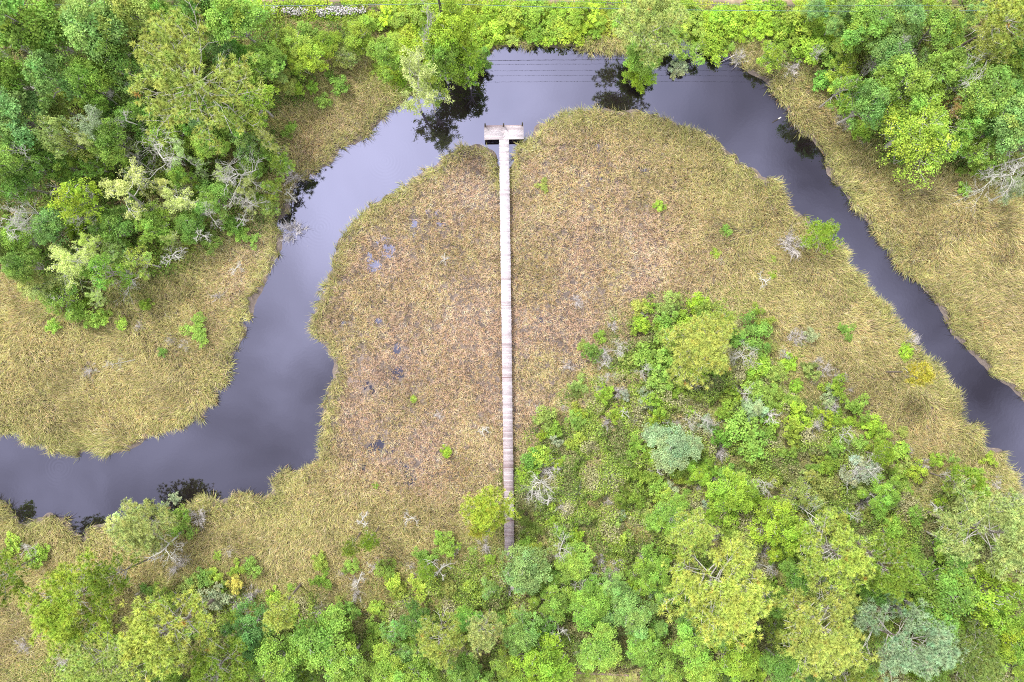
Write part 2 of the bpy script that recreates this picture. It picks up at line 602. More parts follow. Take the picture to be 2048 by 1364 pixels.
def above(px, py):
    mx = np.array([-200, 0, 210, 330, 440, 545, 560, 640, 720, 800, 900, 960, 1100, 1250, 1400, 1520, 1600, 1700, 1900, 2048, 2300])
    my = np.array([900, 930, 970, 930, 890, 800, 560, 430, 350, 300, 230, 190, 160, 160, 180, 250, 340, 470, 720, 890, 1120])
    line = np.interp(px, mx, my)
    return py < line


marsh('marsh_grass', 'tan and olive marsh grass on the western bank inside the creek bend', west)
marsh('marsh_grass', 'yellow olive windswept marsh grass on the eastern bank across the creek',
      lambda x, y: (x * S + 1024 >= 1010) & above(x * S + 1024, 682 - y * S))
marsh('marsh_grass', 'tawny pink and straw marsh grass on the point crossed by the boardwalk',
      lambda x, y: ~above(x * S + 1024, 682 - y * S))


# ------------------------------------------------------------------ undergrowth
def undergrowth(name, label, cat, keys, dens, cols, hmax, size, seed, lo=-1.0):
    s = 1 / math.sqrt(dens)
    xs, ys = np.meshgrid(np.arange(-68, 68, s), np.arange(-47, 47, s), indexing='ij')
    x = (xs + rng.uniform(-.6, .6, xs.shape) * s).ravel()
    y = (ys + rng.uniform(-.6, .6, ys.shape) * s).ravel()
    fs = np.maximum.reduce([FSD[k](x, y) for k in keys])
    ld = LAND(x, y)
    clump = N4.fbm(x + seed, y, 1.7, 3)
    k = (ld > .25) & (rng.random(len(x)) < np.clip(.25 + .3 * (fs - lo), 0, 1) * (fs > lo)) & (y < 42.2) & (clump > .27)
    # keep the boardwalk and the lawn clear
    px = x * S + 1024
    py = 682 - y * S
    k &= ~((np.abs(px - (1008 + (py - 278) * .0131)) < 12) & (py > 240) & (py < 1130))
    k &= ~((px > 540) & (px < 740) & (py > 18) & (py < 39) & (rng.random(len(x)) < .62))
    k &= ~((px > 1105) & (px < 1300) & (py > 1318))
    x, y, fs, clump = x[k], y[k], fs[k], clump[k]
    n = len(x)
    g = ground_z(x, y)
    top = np.clip((clump - .27) * 2.4, 0.1, 1) * hmax * np.clip(.35 + .2 * fs, .2, 1)
    z = g + top * (1 - rng.random(n) ** 2 * .8)
    mixv = N3.fbm(x - seed, y, 3.0, 3)
    mixv = np.clip((mixv - .5) * 2.2 + .5 + rng.normal(0, .16, n), 0, 1)
    C = np.array(cols)
    u = mixv * (len(C) - 1)
    i = np.clip(u.astype(int), 0, len(C) - 2)
    c = C[i] * (1 - (u - i))[:, None] + C[i + 1] * (u - i)[:, None]
    c = c * rng.normal(1, .26, (n, 1)).clip(.4, 1.7)
    nrm = np.stack([rng.normal(0, .55, n), rng.normal(0, .55, n), np.ones(n)], -1)
    mb = MB()
    mb.leaves(np.stack([x, y, z], -1), nrm, rng.uniform(.6, 1.25, n) * size, c)
    o = obj(name, mb.mesh(name, [M_COVER]))
    tag(o, label, cat, kind='stuff')


undergrowth('undergrowth', 'dark green undergrowth on the floor of the western wood', 'undergrowth', ['west_wood'], 70,
            [(.09, .16, .03), (.15, .27, .04), (.23, .37, .05), (.34, .42, .08)], 1.6, .13, 3)
undergrowth('undergrowth', 'green undergrowth on the floor of the eastern wood', 'undergrowth', ['east_wood'], 60,
            [(.10, .17, .03), (.16, .28, .04), (.25, .38, .06), (.36, .40, .11)], 1.5, .15, 13)
undergrowth('undergrowth', 'mixed green and grey undergrowth of the thicket beside the boardwalk', 'undergrowth', ['thicket'], 140,
            [(.28, .28, .12), (.13, .20, .05), (.20, .31, .05), (.30, .43, .07), (.38, .49, .08), (.30, .30, .16), (.46, .44, .24)], 2.1, .11, 23, -3.0)
undergrowth('bank_weeds', 'bright lime weeds covering the roadside bank above the creek', 'weeds', ['bank'], 190,
            [(.22, .40, .03), (.32, .50, .04), (.42, .58, .05), (.52, .58, .08)], 1.0, .12, 33, -.9)


# ------------------------------------------------------------------ plant prototypes
def unit(v):
    v = np.asarray(v, float)
    return v / (np.linalg.norm(v) + 1e-9)


def crooked(p, d, L, n=5, wig=.12, up=.0):
    pts = [np.array(p, float)]
    d = unit(d)
    for i in range(n):
        d = unit(d + rng.normal(0, wig, 3) + np.array([0, 0, up]))
        pts.append(pts[-1] + d * L / n)
    return np.array(pts)


def broadleaf(R, h, nlobe=12, leaf=.15, per=34, clus=24, depth=.75, gap=.0, limbs=True, twigs=14, bark=None):
    """trunk with limbs (one mesh) and crown of leaf sprays gathered in uneven lobes (another)"""
    T, C = MB(), MB()
    crook = crooked((0, 0, -.3), (rng.normal(0, .05), rng.normal(0, .05), 1), h * .62, 6, .05)
    tr = max(.05, R * .045)
    T.tube(crook, np.linspace(tr * 1.3, tr * .7, 7), mat=0, sides=7)
    D = R * depth
    lobes = []
    sq, sqa = rng.uniform(.78, 1.0), rng.random() * 6.28
    for i in range(nlobe):
        if i > 3 and rng.random() < .16:
            continue
        a = i * 2.399 + rng.normal(0, .45)
        rr = R * .78 * math.sqrt((i + .4) / nlobe) * rng.uniform(.75, 1.18) * (1 - (1 - sq) * math.cos(a - sqa) ** 2)
        lr = R * rng.uniform(.2, .42)
        z = h - lr * .8 - D * (rr / R) ** 2 * rng.uniform(.6, 1.3) - rng.uniform(0, .2) * h * (i > 0)
        lobes.append((np.array([rr * math.cos(a), rr * math.sin(a), max(z, .18 * h)]), lr))
    for c, lr in lobes:
        b = rng.uniform(.74, 1.24)
        hue = rng.normal(0, .07)
        st = crook[rng.integers(3, 7)]
        if limbs:
            q = np.array([st, st * .55 + c * .45 + rng.normal(0, .12 * R, 3) * .6, c * .85 + st * .15 + rng.normal(0, .06 * R, 3), c + np.array([0, 0, lr * .5])])
            T.tube(q, [tr * .55, tr * .42, tr * .28, tr * .12], mat=0, sides=5)
        m = max(3, int(clus * rng.uniform(.7, 1.3)))
        v = rng.normal(size=(m, 3))
        v /= np.linalg.norm(v, axis=1)[:, None]
        v[:, 2] = np.where(v[:, 2] < -.25, -v[:, 2], v[:, 2])
        cc = c + v * lr * rng.uniform(.65, 1.08, (m, 1)) * np.array([1, 1, .8])
        for j in range(m):
            if rng.random() < gap:
                continue
            k = int(per * rng.uniform(.6, 1.4))
            cr = lr * rng.uniform(.16, .32) + leaf * .6
            o = rng.normal(size=(k, 3)) * cr * np.array([.62, .62, .36])
            p = cc[j] + o
            nr = v[j] * .55 + np.array([0, 0, .75]) + rng.normal(0, .5, (k, 3))
            bb = b * rng.uniform(.8, 1.25)
            t = np.ones((k, 3)) * bb
            t[:, 0] *= 1 + hue + rng.normal(0, .06)
            t[:, 2] *= 1 - hue
            t *= rng.normal(1, .17, (k, 1)).clip(.5, 1.6)
            C.leaves(p, nr, leaf * rng.uniform(.65, 1.3, k), t)
            if limbs and rng.random() < .3:
                T.tube(np.array([c, (c + cc[j]) / 2 + rng.normal(0, .08, 3), cc[j]]), [tr * .2, tr * .14, tr * .05], mat=0, sides=3)
    for j in range(twigs):
        c, lr = lobes[rng.integers(len(lobes))]
        v = unit(rng.normal(0, 1, 3) + np.array([0, 0, .8]))
        q = crooked(c + v * lr * .4, v + rng.normal(0, .4, 3), lr * rng.uniform(.6, 1.1), 4, .35)
        T.tube(q, np.linspace(.035, .012, 5), mat=1, sides=3)
        q2 = crooked(q[2], v + rng.normal(0, .8, 3), lr * .5, 3, .35)
        T.tube(q2, np.linspace(.022, .01, 4), mat=1, sides=3)
    return T.mesh('trunk', [bark or M_PALEBARK, M_DEAD]), C.mesh('crown', [M_LEAF])


def tufts(C, pos, axis, rad, nn, rng_b=1.0, brown=.004):
    m = len(pos)
    d = rng.normal(size=(m, nn, 3))
    d /= np.linalg.norm(d, axis=2)[..., None]
    ax = axis / (np.linalg.norm(axis, axis=1)[:, None] + 1e-9)
    d = d + ax[:, None, :] * .75
    d /= np.linalg.norm(d, axis=2)[..., None]
    r = rad[:, None] * rng.uniform(.75, 1.2, (m, nn))
    base = pos[:, None, :] + d * (r * .10)[..., None]
    tip = pos[:, None, :] + d * r[..., None]
    tip[..., 2] -= .06 * rad[:, None]
    b = rng.normal(1, .18, (m, 1, 1)).clip(.55, 1.5) * rng.normal(1, .10, (m, nn, 1)).clip(.6, 1.4) * rng_b
    t = np.ones((m, nn, 3)) * b
    t[..., 0] *= rng.normal(1, .08, (m, 1))
    br = rng.random(m) < brown
    t[br] *= np.array([1.15, .62, .8])
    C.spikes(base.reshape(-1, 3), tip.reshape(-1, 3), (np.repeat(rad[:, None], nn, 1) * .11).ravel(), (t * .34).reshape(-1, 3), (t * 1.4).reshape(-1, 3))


def pine(R, h, nb=30, nsub=7, ntuft=5, nn=22, rad=.36, low=.5, sparse=0.0, bare=5):
    T, C = MB(), MB()
    tk = crooked((0, 0, -.3), (rng.normal(0, .04), rng.normal(0, .04), 1), h * .96, 9, .045)
    tr = .045 * h ** .85 * .42
    T.tube(tk, np.linspace(tr * 1.25, tr * .28, 10), mat=0, sides=8)
    zs = tk[:, 2]
    P, A = [], []
    for i in range(nb):
        u = low + (1.0 - low) * ((i + .5) / nb) ** .9
        if rng.random() < sparse:
            continue
        z = u * h * .95
        at = np.array([np.interp(z, zs, tk[:, 0]), np.interp(z, zs, tk[:, 1]), z])
        s = (u - low) / (1 - low)
        prof = math.sin(math.pi * min(1, max(0, .22 + .78 * s))) ** .6 * (1 - .35 * s) if s < .98 else .35
        Lb = R * max(.28, prof * 1.12) * rng.uniform(.72, 1.12)
        az = i * 2.399 + rng.normal(0, .3)
        d = np.array([math.cos(az), math.sin(az), .12 + .5 * s])
        q = crooked(at, d, Lb, 6, .13, .05)
        br = tr * .36 * (1.1 - .6 * s)
        T.tube(q, np.linspace(br, .02, 7), mat=1, sides=5)
        bb = rng.uniform(.85, 1.15)
        for j in range(nsub):
            t = .38 + .62 * (j + rng.random() * .8) / nsub
            k = min(int(t * 6), 5)
            p0 = q[k] + (q[k + 1] - q[k]) * (t * 6 - k)
            bd = unit(q[k + 1] - q[k])
            sgn = 1 if j % 2 else -1
            sd = unit(np.cross(bd, [0, 0, 1])) * sgn
            dd = bd * rng.uniform(.35, .9) + sd * rng.uniform(.4, 1.0) + np.array([0, 0, rng.uniform(.05, .5)])
            Ls = (.22 * Lb + .45) * rng.uniform(.6, 1.15) * (1.25 - .5 * t)
            qs = crooked(p0, dd, Ls, 3, .2, .1)
            T.tube(qs, np.linspace(br * .35 + .015, .016, 4), mat=1, sides=3)
            for m in range(ntuft):
                w = rng.uniform(.35, 1.05)
                kk = min(int(w * 3), 2)
                pp = qs[kk] + (qs[kk + 1] - qs[kk]) * (w * 3 - kk) + rng.normal(0, rad * .8, 3) * np.array([1, 1, .55]) + np.array([0, 0, rad * .35])
                P.append(pp)
                A.append(unit(pp - p0) * .6 + np.array([0, 0, .8]))
    P = np.array(P)
    A = np.array(A)
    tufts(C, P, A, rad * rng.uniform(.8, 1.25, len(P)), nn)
    for j in range(bare):
        z = rng.uniform(.35, .75) * h
        at = np.array([np.interp(z, zs, tk[:, 0]), np.interp(z, zs, tk[:, 1]), z])
        az = rng.random() * 6.28
        q = crooked(at, (math.cos(az), math.sin(az), .15), R * rng.uniform(.4, .8), 5, .2)
        T.tube(q, np.linspace(.05, .015, 6), mat=2, sides=4)
        q = crooked(q[3], (math.cos(az + .6), math.sin(az + .6), .1), R * .3, 3, .2)
        T.tube(q, np.linspace(.03, .01, 4), mat=2, sides=3)
    return T.mesh('trunk', [M_BARK, M_PALEBARK, M_DEAD]), C.mesh('crown', [M_NEEDLE])


def snag(h, R, depth=4, moss=0.0, r0=.17, nleaf=0, n1=9, low=.45):
    """bare tree: trunk, forking limbs; optional hanging moss and sparse pale leaves as its own part"""
    T, C = MB(), MB()
    tk = crooked((0, 0, -.3), (rng.normal(0, .05), rng.normal(0, .05), 1), h * .85, 8, .07)
    T.tube(tk, np.linspace(r0 * 1.2, r0 * .45, 9), mat=0, sides=7)
    tips = []

    def rec(p, d, L, r, lev):
        q = crooked(p, d, L, 5, .2, .02)
        T.tube(q, np.linspace(r, r * .5, 6), mat=0, sides=5 if lev < 2 else 3)
        for pt in q[2:]:
            tips.append(pt)
        if lev >= depth:
            return
        for j in range((0, 5, 4, 3)[lev]):
            k = rng.integers(1, 6)
            dd = unit(q[min(k, 5)] - q[max(k - 1, 0)]) + rng.normal(0, .58, 3) * np.array([1, 1, .6])
            rec(q[k], dd, L * rng.uniform(.42, .8), max(r * .56, .014), lev + 1)

    for i in range(n1):
        u = low + (1 - low) * i / max(1, n1 - 1)
        k = u * 8
        k0 = min(int(k), 7)
        p = tk[k0] + (tk[k0 + 1] - tk[k0]) * (k - k0)
        az = i * 2.399 + rng.normal(0, .4)
        L = R * (1.05 - .5 * (u - low) / (1 - low)) * rng.uniform(.55, 1.1) * .78
        rec(p, (math.cos(az), math.sin(az), .25 + .6 * (u - low)), L, r0 * .36, 1)
    tips = np.array(tips)
    me2 = None
    if moss > 0:
        n = int(len(tips) * moss)
        idx = rng.integers(0, len(tips), n)
        k = 10
        p = (tips[idx][:, None, :] + rng.normal(0, .13, (n, k, 3))).reshape(-1, 3)
        t = np.repeat(rng.normal(1, .16, (n, 1)), k, 0) * np.ones((1, 3)) * rng.normal(1, .15, (n * k, 1))
        nr = rng.normal(0, .6, (n * k, 3)) + np.array([0, 0, .7])
        C.leaves(p, nr, rng.uniform(.04, .10, n * k), t.clip(.4, 1.7))
        me2 = C.mesh('moss', [M_LEAF])
    return T.mesh('trunk', [M_DEAD]), me2


def twig_bush(R, h, n=26):
    """leafless grey shrub of fine forking twigs, one mesh"""
    T = MB()
    for i in range(n):
        az = rng.random() * 6.28
        ti = rng.uniform(.1, 1.25)
        d = np.array([math.cos(az) * math.sin(ti), math.sin(az) * math.sin(ti), math.cos(ti) * h / R])
        q = crooked((rng.normal(0, .08), rng.normal(0, .08), -.1), d, R * rng.uniform(.7, 1.1), 4, .14)
        T.tube(q, np.linspace(.022, .011, 5), mat=0, sides=3, tint=np.ones(3) * rng.uniform(.75, 1.2))
        base, tip = [], []
        for j in range(26):
            k = rng.integers(1, 5)
            b = q[k] + rng.normal(0, .04, 3)
            e = b + (unit(q[k] - q[k - 1]) * .6 + rng.normal(0, .55, 3)) * R * .34
            base.append(b)
            tip.append(e)
        tt = np.ones((26, 3)) * rng.uniform(.75, 1.25)
        T.spikes(np.array(base), np.array(tip), .026, tt, tt * 1.1)
    return T.mesh('twig_bush', [M_TWIG])


def shrub(R, h, leaf=.09, nl=8, clus=13, per=23, gap=.18):
    T, C = MB(), MB()
    for i in range(nl):
        a = i * 2.399 + rng.normal(0, .4)
        rr = R * .85 * math.sqrt((i + .2) / nl) * rng.uniform(.6, 1.15)
        lr = R * rng.uniform(.22, .5)
        c = np.array([rr * math.cos(a), rr * math.sin(a), max(.25 * h, h * rng.uniform(.55, 1) - lr * .6)])
        T.tube(crooked((0, 0, -.15), c, float(np.linalg.norm(c)), 4, .12), np.linspace(.035, .012, 5), mat=0, sides=3)
        b = rng.uniform(.8, 1.2)
        v = rng.normal(size=(clus, 3))
        v /= np.linalg.norm(v, axis=1)[:, None]
        v[:, 2] = np.where(v[:, 2] < -.1, -v[:, 2], v[:, 2])
        cc = c + v * lr * rng.uniform(.6, 1.1, (clus, 1)) * np.array([1, 1, .75])
        for j in range(clus):
            if rng.random() < gap:
                continue
            k = int(per * rng.uniform(.6, 1.4))
            p = cc[j] + rng.normal(size=(k, 3)) * (lr * .26) * np.array([.8, .8, .5])
            nr = v[j] * .5 + np.array([0, 0, .8]) + rng.normal(0, .45, (k, 3))
            t = np.ones((k, 3)) * b * rng.uniform(.78, 1.28) * rng.normal(1, .16, (k, 1)).clip(.5, 1.6)
            t[:, 0] *= rng.normal(1, .07)
            C.leaves(p, nr, leaf * rng.uniform(.6, 1.3, k), t)
    return T.mesh('stem', [M_PALEBARK]), C.mesh('foliage', [M_LEAF])


PROTO = {'broad': [], 'feather': [], 'pine': [], 'soft_pine': [], 'slim': [], 'snag': [], 'moss': [], 'thin_snag': [], 'shrub': [], 'fine_shrub': [], 'twig': [], 'open': [], 'wide': [], 'limb_pine': []}
for k in range(5):
    PROTO['broad'].append((4.0, 9.0, broadleaf(4.0, 9.0, nlobe=int(rng.integers(15, 20)), clus=28, per=33, leaf=.118, twigs=22)))
for k in range(3):
    PROTO['feather'].append((4.0, 11.0, broadleaf(4.0, 11.0, nlobe=20, clus=30, per=30, leaf=.12, depth=1.2)))
for k in range(3):
    PROTO['open'].append((4.0, 8.0, broadleaf(4.0, 8.0, nlobe=18, clus=17, per=26, leaf=.13, gap=.2, twigs=36)))
PROTO['wide'].append((6.2, 10.0, broadleaf(6.2, 10.0, nlobe=34, clus=24, per=26, leaf=.12, gap=.15, twigs=50, depth=.6)))
for k in range(4):
    PROTO['pine'].append((4.6, 15.0, pine(4.6, 15.0, nb=30, nsub=7, ntuft=4, nn=42, rad=.37)))
for k in range(2):
    PROTO['soft_pine'].append((4.2, 13.0, pine(4.2, 13.0, nb=36, nsub=8, ntuft=5, nn=28, rad=.38, low=.42, bare=3)))
PROTO['limb_pine'].append((6.4, 16.0, pine(6.4, 16.0, nb=30, nsub=7, ntuft=4, nn=42, rad=.40, low=.55, bare=8)))
for k in range(2):
    PROTO['slim'].append((1.7, 9.5, pine(1.7, 9.5, nb=18, nsub=5, ntuft=4, nn=20, rad=.33, low=.68, bare=3)))
for k in range(8):
    PROTO['snag'].append((3.4, 8.5, snag(8.5, 3.6, n1=int(rng.integers(5, 9)), low=rng.uniform(.38, .6), r0=rng.uniform(.12, .18))))
for k in range(3):
    PROTO['moss'].append((3.4, 9.0, snag(9.0, 3.6, moss=.34, r0=.16, n1=7, low=.42)))
for k in range(5):
    PROTO['thin_snag'].append((1.2, 6.5, snag(6.5, 1.5, depth=3, r0=.085, n1=6, low=.55)))
for k in range(6):
    PROTO['shrub'].append((1.4, 2.0, shrub(1.4, 2.0)))
for k in range(4):
    PROTO['fine_shrub'].append((1.4, 2.0, shrub(1.4, 2.0, leaf=.075, nl=8, clus=16, per=26)))
for k in range(4):
    PROTO['twig'].append((1.2, 1.3, twig_bush(1.2, 1.3)))

KNAME = dict(limb_pine='pine_tree', broad='broadleaf_tree', feather='broadleaf_tree', open='broadleaf_tree', wide='broadleaf_tree', pine='pine_tree', soft_pine='pine_tree', slim='young_pine_tree',
             snag='dead_tree', moss='mossy_dead_tree', thin_snag='dead_sapling', shrub='shrub', fine_shrub='shrub', twig='twig_bush')
KCAT = dict(limb_pine='pine tree', broad='tree', feather='tree', open='tree', wide='tree', pine='pine tree', soft_pine='pine tree', slim='pine tree', snag='dead tree', moss='dead tree',
            thin_snag='dead tree', shrub='shrub', fine_shrub='shrub', twig='bare bush')
KWORD = dict(limb_pine='pine', broad='broadleaf tree', feather='feathery tree', open='open-crowned tree', wide='open-crowned tree', pine='pine', soft_pine='soft-needled pine', slim='slender young pine',
             snag='bleached dead tree', moss='lichen-hung dead tree', thin_snag='thin dead sapling', shrub='shrub', fine_shrub='fine-leaved shrub', twig='grey leafless bush')
CROWN_AT = dict(limb_pine=.78, broad=.72, feather=.68, open=.72, wide=.75, pine=.76, soft_pine=.72, slim=.86, snag=.72, moss=.72, thin_snag=.9, shrub=.55, fine_shrub=.55, twig=.5)

LIME, YG, MID, DEEP, BLUE = (.33, .50, .055), (.34, .49, .07), (.275, .44, .075), (.205, .36, .065), (.25, .42, .11)
SILV, OLIVE, YEL, PINE, PALE, GREY = (.36, .48, .25), (.33, .42, .10), (.70, .62, .08), (.58, .70, .15), (.62, .72, .24), (.38, .45, .25)
CNAME = [('lime', LIME), ('yellow-green', YG), ('mid-green', MID), ('dark green', DEEP), ('blue-green', BLUE), ('silvery', SILV), ('olive', OLIVE),
         ('yellow', YEL), ('yellow-green', PINE), ('pale', PALE), ('grey-green', GREY)]

PLACED = []   # every plant, for spacing and labels
_used = {}


def place(kind, px, py, rpx, h, color=MID, label=None, short=None, group=None, jit=.07):
    lst = PROTO[kind]
    i = _used.get(kind, 0)
    _used[kind] = i + 1
    R0, h0, me = lst[i % len(lst)]
    hc = h * CROWN_AT[kind]
    x, y = W(px, py, hc)
    r = rpx / S * (H - hc) / H
    sx = r / R0 * (1.14 if 'pine' in kind else 1.0)
    sz = h / h0
    z = float(ground_z(np.array([x]), np.array([y]))[0])
    if LAND(x, y) < .2:
        z = min(z, -.1)
    c = np.array(color)
    c = np.clip(c * random.gauss(1, jit * 1.2) * np.array([random.gauss(1, jit * .6), 1, random.gauss(1, jit)]), .01, 1)
    rz = random.random() * 6.28
    if kind == 'twig':
        root = obj(KNAME[kind], me)
    elif kind in ('snag', 'thin_snag'):
        root = obj(KNAME[kind], me[0])
    else:
        root = obj(KNAME[kind], None)
        if kind in ('shrub', 'fine_shrub'):
            obj('stem', me[0], root)
            obj('foliage', me[1], root, color=c)
        elif kind == 'moss':
            obj('trunk', me[0], root)
            obj('moss', me[1], root, color=c)
        else:
            obj('trunk', me[0], root)
            obj('crown', me[1], root, color=c)
    root.location = (x, y, z)
    root.scale = (sx, sx, sz)
    tl = .12 if kind in ('snag', 'thin_snag') else .03
    root.rotation_euler = (random.gauss(0, tl), random.gauss(0, tl), rz)
    root['category'] = KCAT[kind]
    PLACED.append(dict(o=root, kind=kind, px=px, py=py, r=rpx, h=h, color=color, label=label, short=short, group=group))
    return root


#EDIT-LISTS
exec_lists = True
# ---- the western wood
T = [
    ('limb_pine', 355, 150, 128, 17, PINE, 'huge open pine with bare grey limbs showing through its heart', 'huge open pine'),
    ('feather', 50, 40, 85, 15, MID, 'large feathery tree filling the upper left corner of the wood', 'corner tree'),
    ('feather', 190, 60, 75, 14, BLUE, 'tall blue-green feathery tree above and left of the huge open pine', 'tall blue-green tree'),
    ('broad', 110, 160, 60, 13, BLUE, None, None), ('feather', 40, 235, 70, 12, BLUE, None, None), ('broad', 185, 165, 52, 12, MID, None, None),
    ('broad', 285, 20, 58, 13, OLIVE, None, None), ('feather', 395, 25, 50, 12, DEEP, None, None), ('feather', 480, 45, 65, 12, MID, None, None),
    ('broad', 535, 130, 45, 8, MID, None, None), ('open', 515, 205, 48, 8, LIME, 'bright lime open tree between the huge pine and the reed bank', 'bright lime tree'),
    ('broad', 615, 115, 42, 5, LIME, None, None), ('broad', 580, 92, 42, 5, YG, None, None), ('open', 120, 270, 48, 12, OLIVE, None, None),
    ('broad', 225, 290, 52, 10, MID, None, None), ('broad', 20, 320, 50, 12, MID, None, None),
    ('open', 150, 400, 55, 11, LIME, 'yellowish open tree among pale snags deep in the western wood', 'yellowish open tree'),
    ('broad', 45, 370, 42, 8, DEEP, None, None), ('broad', 40, 480, 42, 6, MID, None, None), ('broad', 335, 275, 45, 8, MID, None, None), ('broad', 420, 290, 42, 7, MID, None, None),
    ('broad', 470, 250, 40, 7, MID, None, None), ('broad', 95, 335, 40, 9, DEEP, None, None), ('broad', 225, 450, 45, 7, DEEP, None, None), ('broad', 310, 450, 45, 6, MID, None, None),
    ('broad', 385, 450, 40, 4.5, DEEP, None, None), ('broad', 430, 400, 42, 5, MID, None, None), ('broad', 500, 335, 35, 4, MID, None, None), ('broad', 105, 450, 42, 7, BLUE, None, None),
    ('open', 130, 600, 45, 4.5, MID, 'lone leafy green tree at the lower tip of the western wood', 'lone green tree'),
    ('broad', 400, 210, 45, 9, MID, None, None), ('broad', 655, 85, 35, 4, LIME, None, None), ('broad', 720, 70, 40, 4, LIME, None, None), ('open', 690, 110, 30, 3.5, OLIVE, None, None),
    ('snag', 295, 318, 68, 11, MID, 'large silver dead tree with dense twisted branches below the huge open pine', 'large silver dead tree'),
    ('snag', 462, 345, 60, 8, MID, 'bleached dead tree leaning over low scrub beside the left creek bend', 'bleached leaning tree'),
    ('moss', 235, 390, 62, 10, PALE, 'lichen-hung dead tree with pale horizontal limbs in the western wood', 'lichen-hung tree'),
    ('moss', 320, 388, 48, 8, PALE, None, None), ('moss', 190, 240, 58, 12, GREY, None, None), ('snag', 60, 412, 48, 10, MID, None, None), ('snag', 12, 440, 45, 9, MID, None, None),
    ('moss', 130, 520, 60, 7, PALE, 'pale half-dead tree with white trunk at the lower edge of the western wood', 'pale half-dead tree'),
    ('snag', 180, 460, 52, 8, MID, None, None), ('snag', 245, 568, 32, 5, MID, None, None), ('snag', 385, 385, 28, 4, MID, None, None), ('thin_snag', 330, 510, 30, 4, MID, None, None),
    ('snag', 35, 275, 40, 12, MID, None, None), ('thin_snag', 480, 435, 22, 3, MID, None, None), ('thin_snag', 500, 252, 16, 7, MID, None, None),
    ('thin_snag', 10, 100, 26, 13, MID, None, None), ('snag', 40, 130, 30, 12, MID, None, None),
    ('twig', 580, 352, 26, 2.2, MID, 'grey leafless bush overhanging the water at the narrow creek bend', None),
    ('twig', 582, 462, 34, 2.2, MID, 'spiky grey dead bush reaching out over the creek below the narrow bend', None),
    ('thin_snag', 212, 722, 13, 7.8, MID, 'thin dead pole standing alone in the western marsh', 'lone dead pole'),
    ('twig', 182, 742, 20, 1.2, MID, None, None),
    ('fine_shrub', 395, 660, 30, 1.5, MID, 'isolated green shrub on the western marsh near the creek', 'isolated marsh shrub'),
    ('shrub', 325, 705, 12, 1.0, DEEP, None, None), ('twig', 345, 680, 14, 1.0, MID, None, None), ('twig', 280, 652, 14, 1.0, MID, None, None), ('shrub', 245, 650, 16, 1.0, YG, None, None),
    ('twig', 372, 690, 16, 1.0, MID, None, None), ('twig', 435, 592, 16, 1.2, MID, None, None), ('thin_snag', 470, 525, 16, 2.4, MID, None, None),
]
T += [('open', 566, 328, 30, 6.5, MID, None, None), ('open', 545, 372, 26, 5.5, YG, None, None), ('broad', 540, 300, 26, 5, MID, None, None), ('thin_snag', 575, 395, 22, 4, MID, None, None),
      ('open', 540, 410, 26, 4, OLIVE, None, None), ('shrub', 480, 470, 22, 1.8, MID, None, None), ('moss', 480, 395, 34, 5, PALE, None, None), ('open', -120, 1085, 36, 9.5, YG, None, None),
      ('open', 232, 1052, 30, 5.5, PALE, None, None), ('shrub', 1108, 1348, 22, 2, LIME, None, None), ('shrub', 1292, 1350, 22, 2.2, MID, None, None), ('shrub', 1172, 1334, 12, 1.4, YG, None, None)]
# ---- the roadside bank over the creek
T += [
    ('broad', 905, 60, 60, 12.5, LIME, 'yellow-green round tree below the utility pole', 'round tree below the pole'),
    ('broad', 885, 115, 50, 11, MID, None, None), ('open', 935, 138, 38, 9, LIME, 'lime tree hanging over the dark reflections at the bank', 'overhanging lime tree'),
    ('moss', 812, 150, 66, 16, PALE, 'pale lichen-covered tree leaning from the bank above dark tree reflections', 'pale lichen tree'),
    ('snag', 855, 95, 40, 12, MID, None, None), ('open', 855, 180, 34, 11, MID, None, None), ('broad', 770, 110, 40, 6, MID, None, None), ('broad', 960, 115, 24, 3, DEEP, None, None),
    ('soft_pine', 1310, 35, 66, 15, PALE, 'pale yellow pine on the far bank with its whole shape mirrored in the creek', 'pale bank pine'),
    ('broad', 1290, 112, 46, 5, MID, 'bright green vine-covered mound bulging over the creek below the pale bank pine', 'vine-covered mound'),
    ('broad', 1282, 145, 34, 3.4, LIME, None, None), ('broad', 1345, 75, 34, 3.5, MID, None, None),
    ('open', 1390, 105, 32, 2.6, MID, None, None), ('open', 1360, 128, 24, 2, GREY, None, None), ('shrub', 1432, 108, 26, 1.8, LIME, None, None),
    ('twig', 1478, 118, 20, 1.4, MID, None, None), ('open', 1545, 108, 34, 3.6, LIME, 'lime sapling clump standing above the reeds at the right creek bank', 'lime sapling clump'),
    ('twig', 1585, 135, 24, 1.6, MID, None, None), ('shrub', 1600, 55, 40, 2.6, YG, None, None), ('twig', 1660, 150, 18, 1.2, MID, None, None),
]
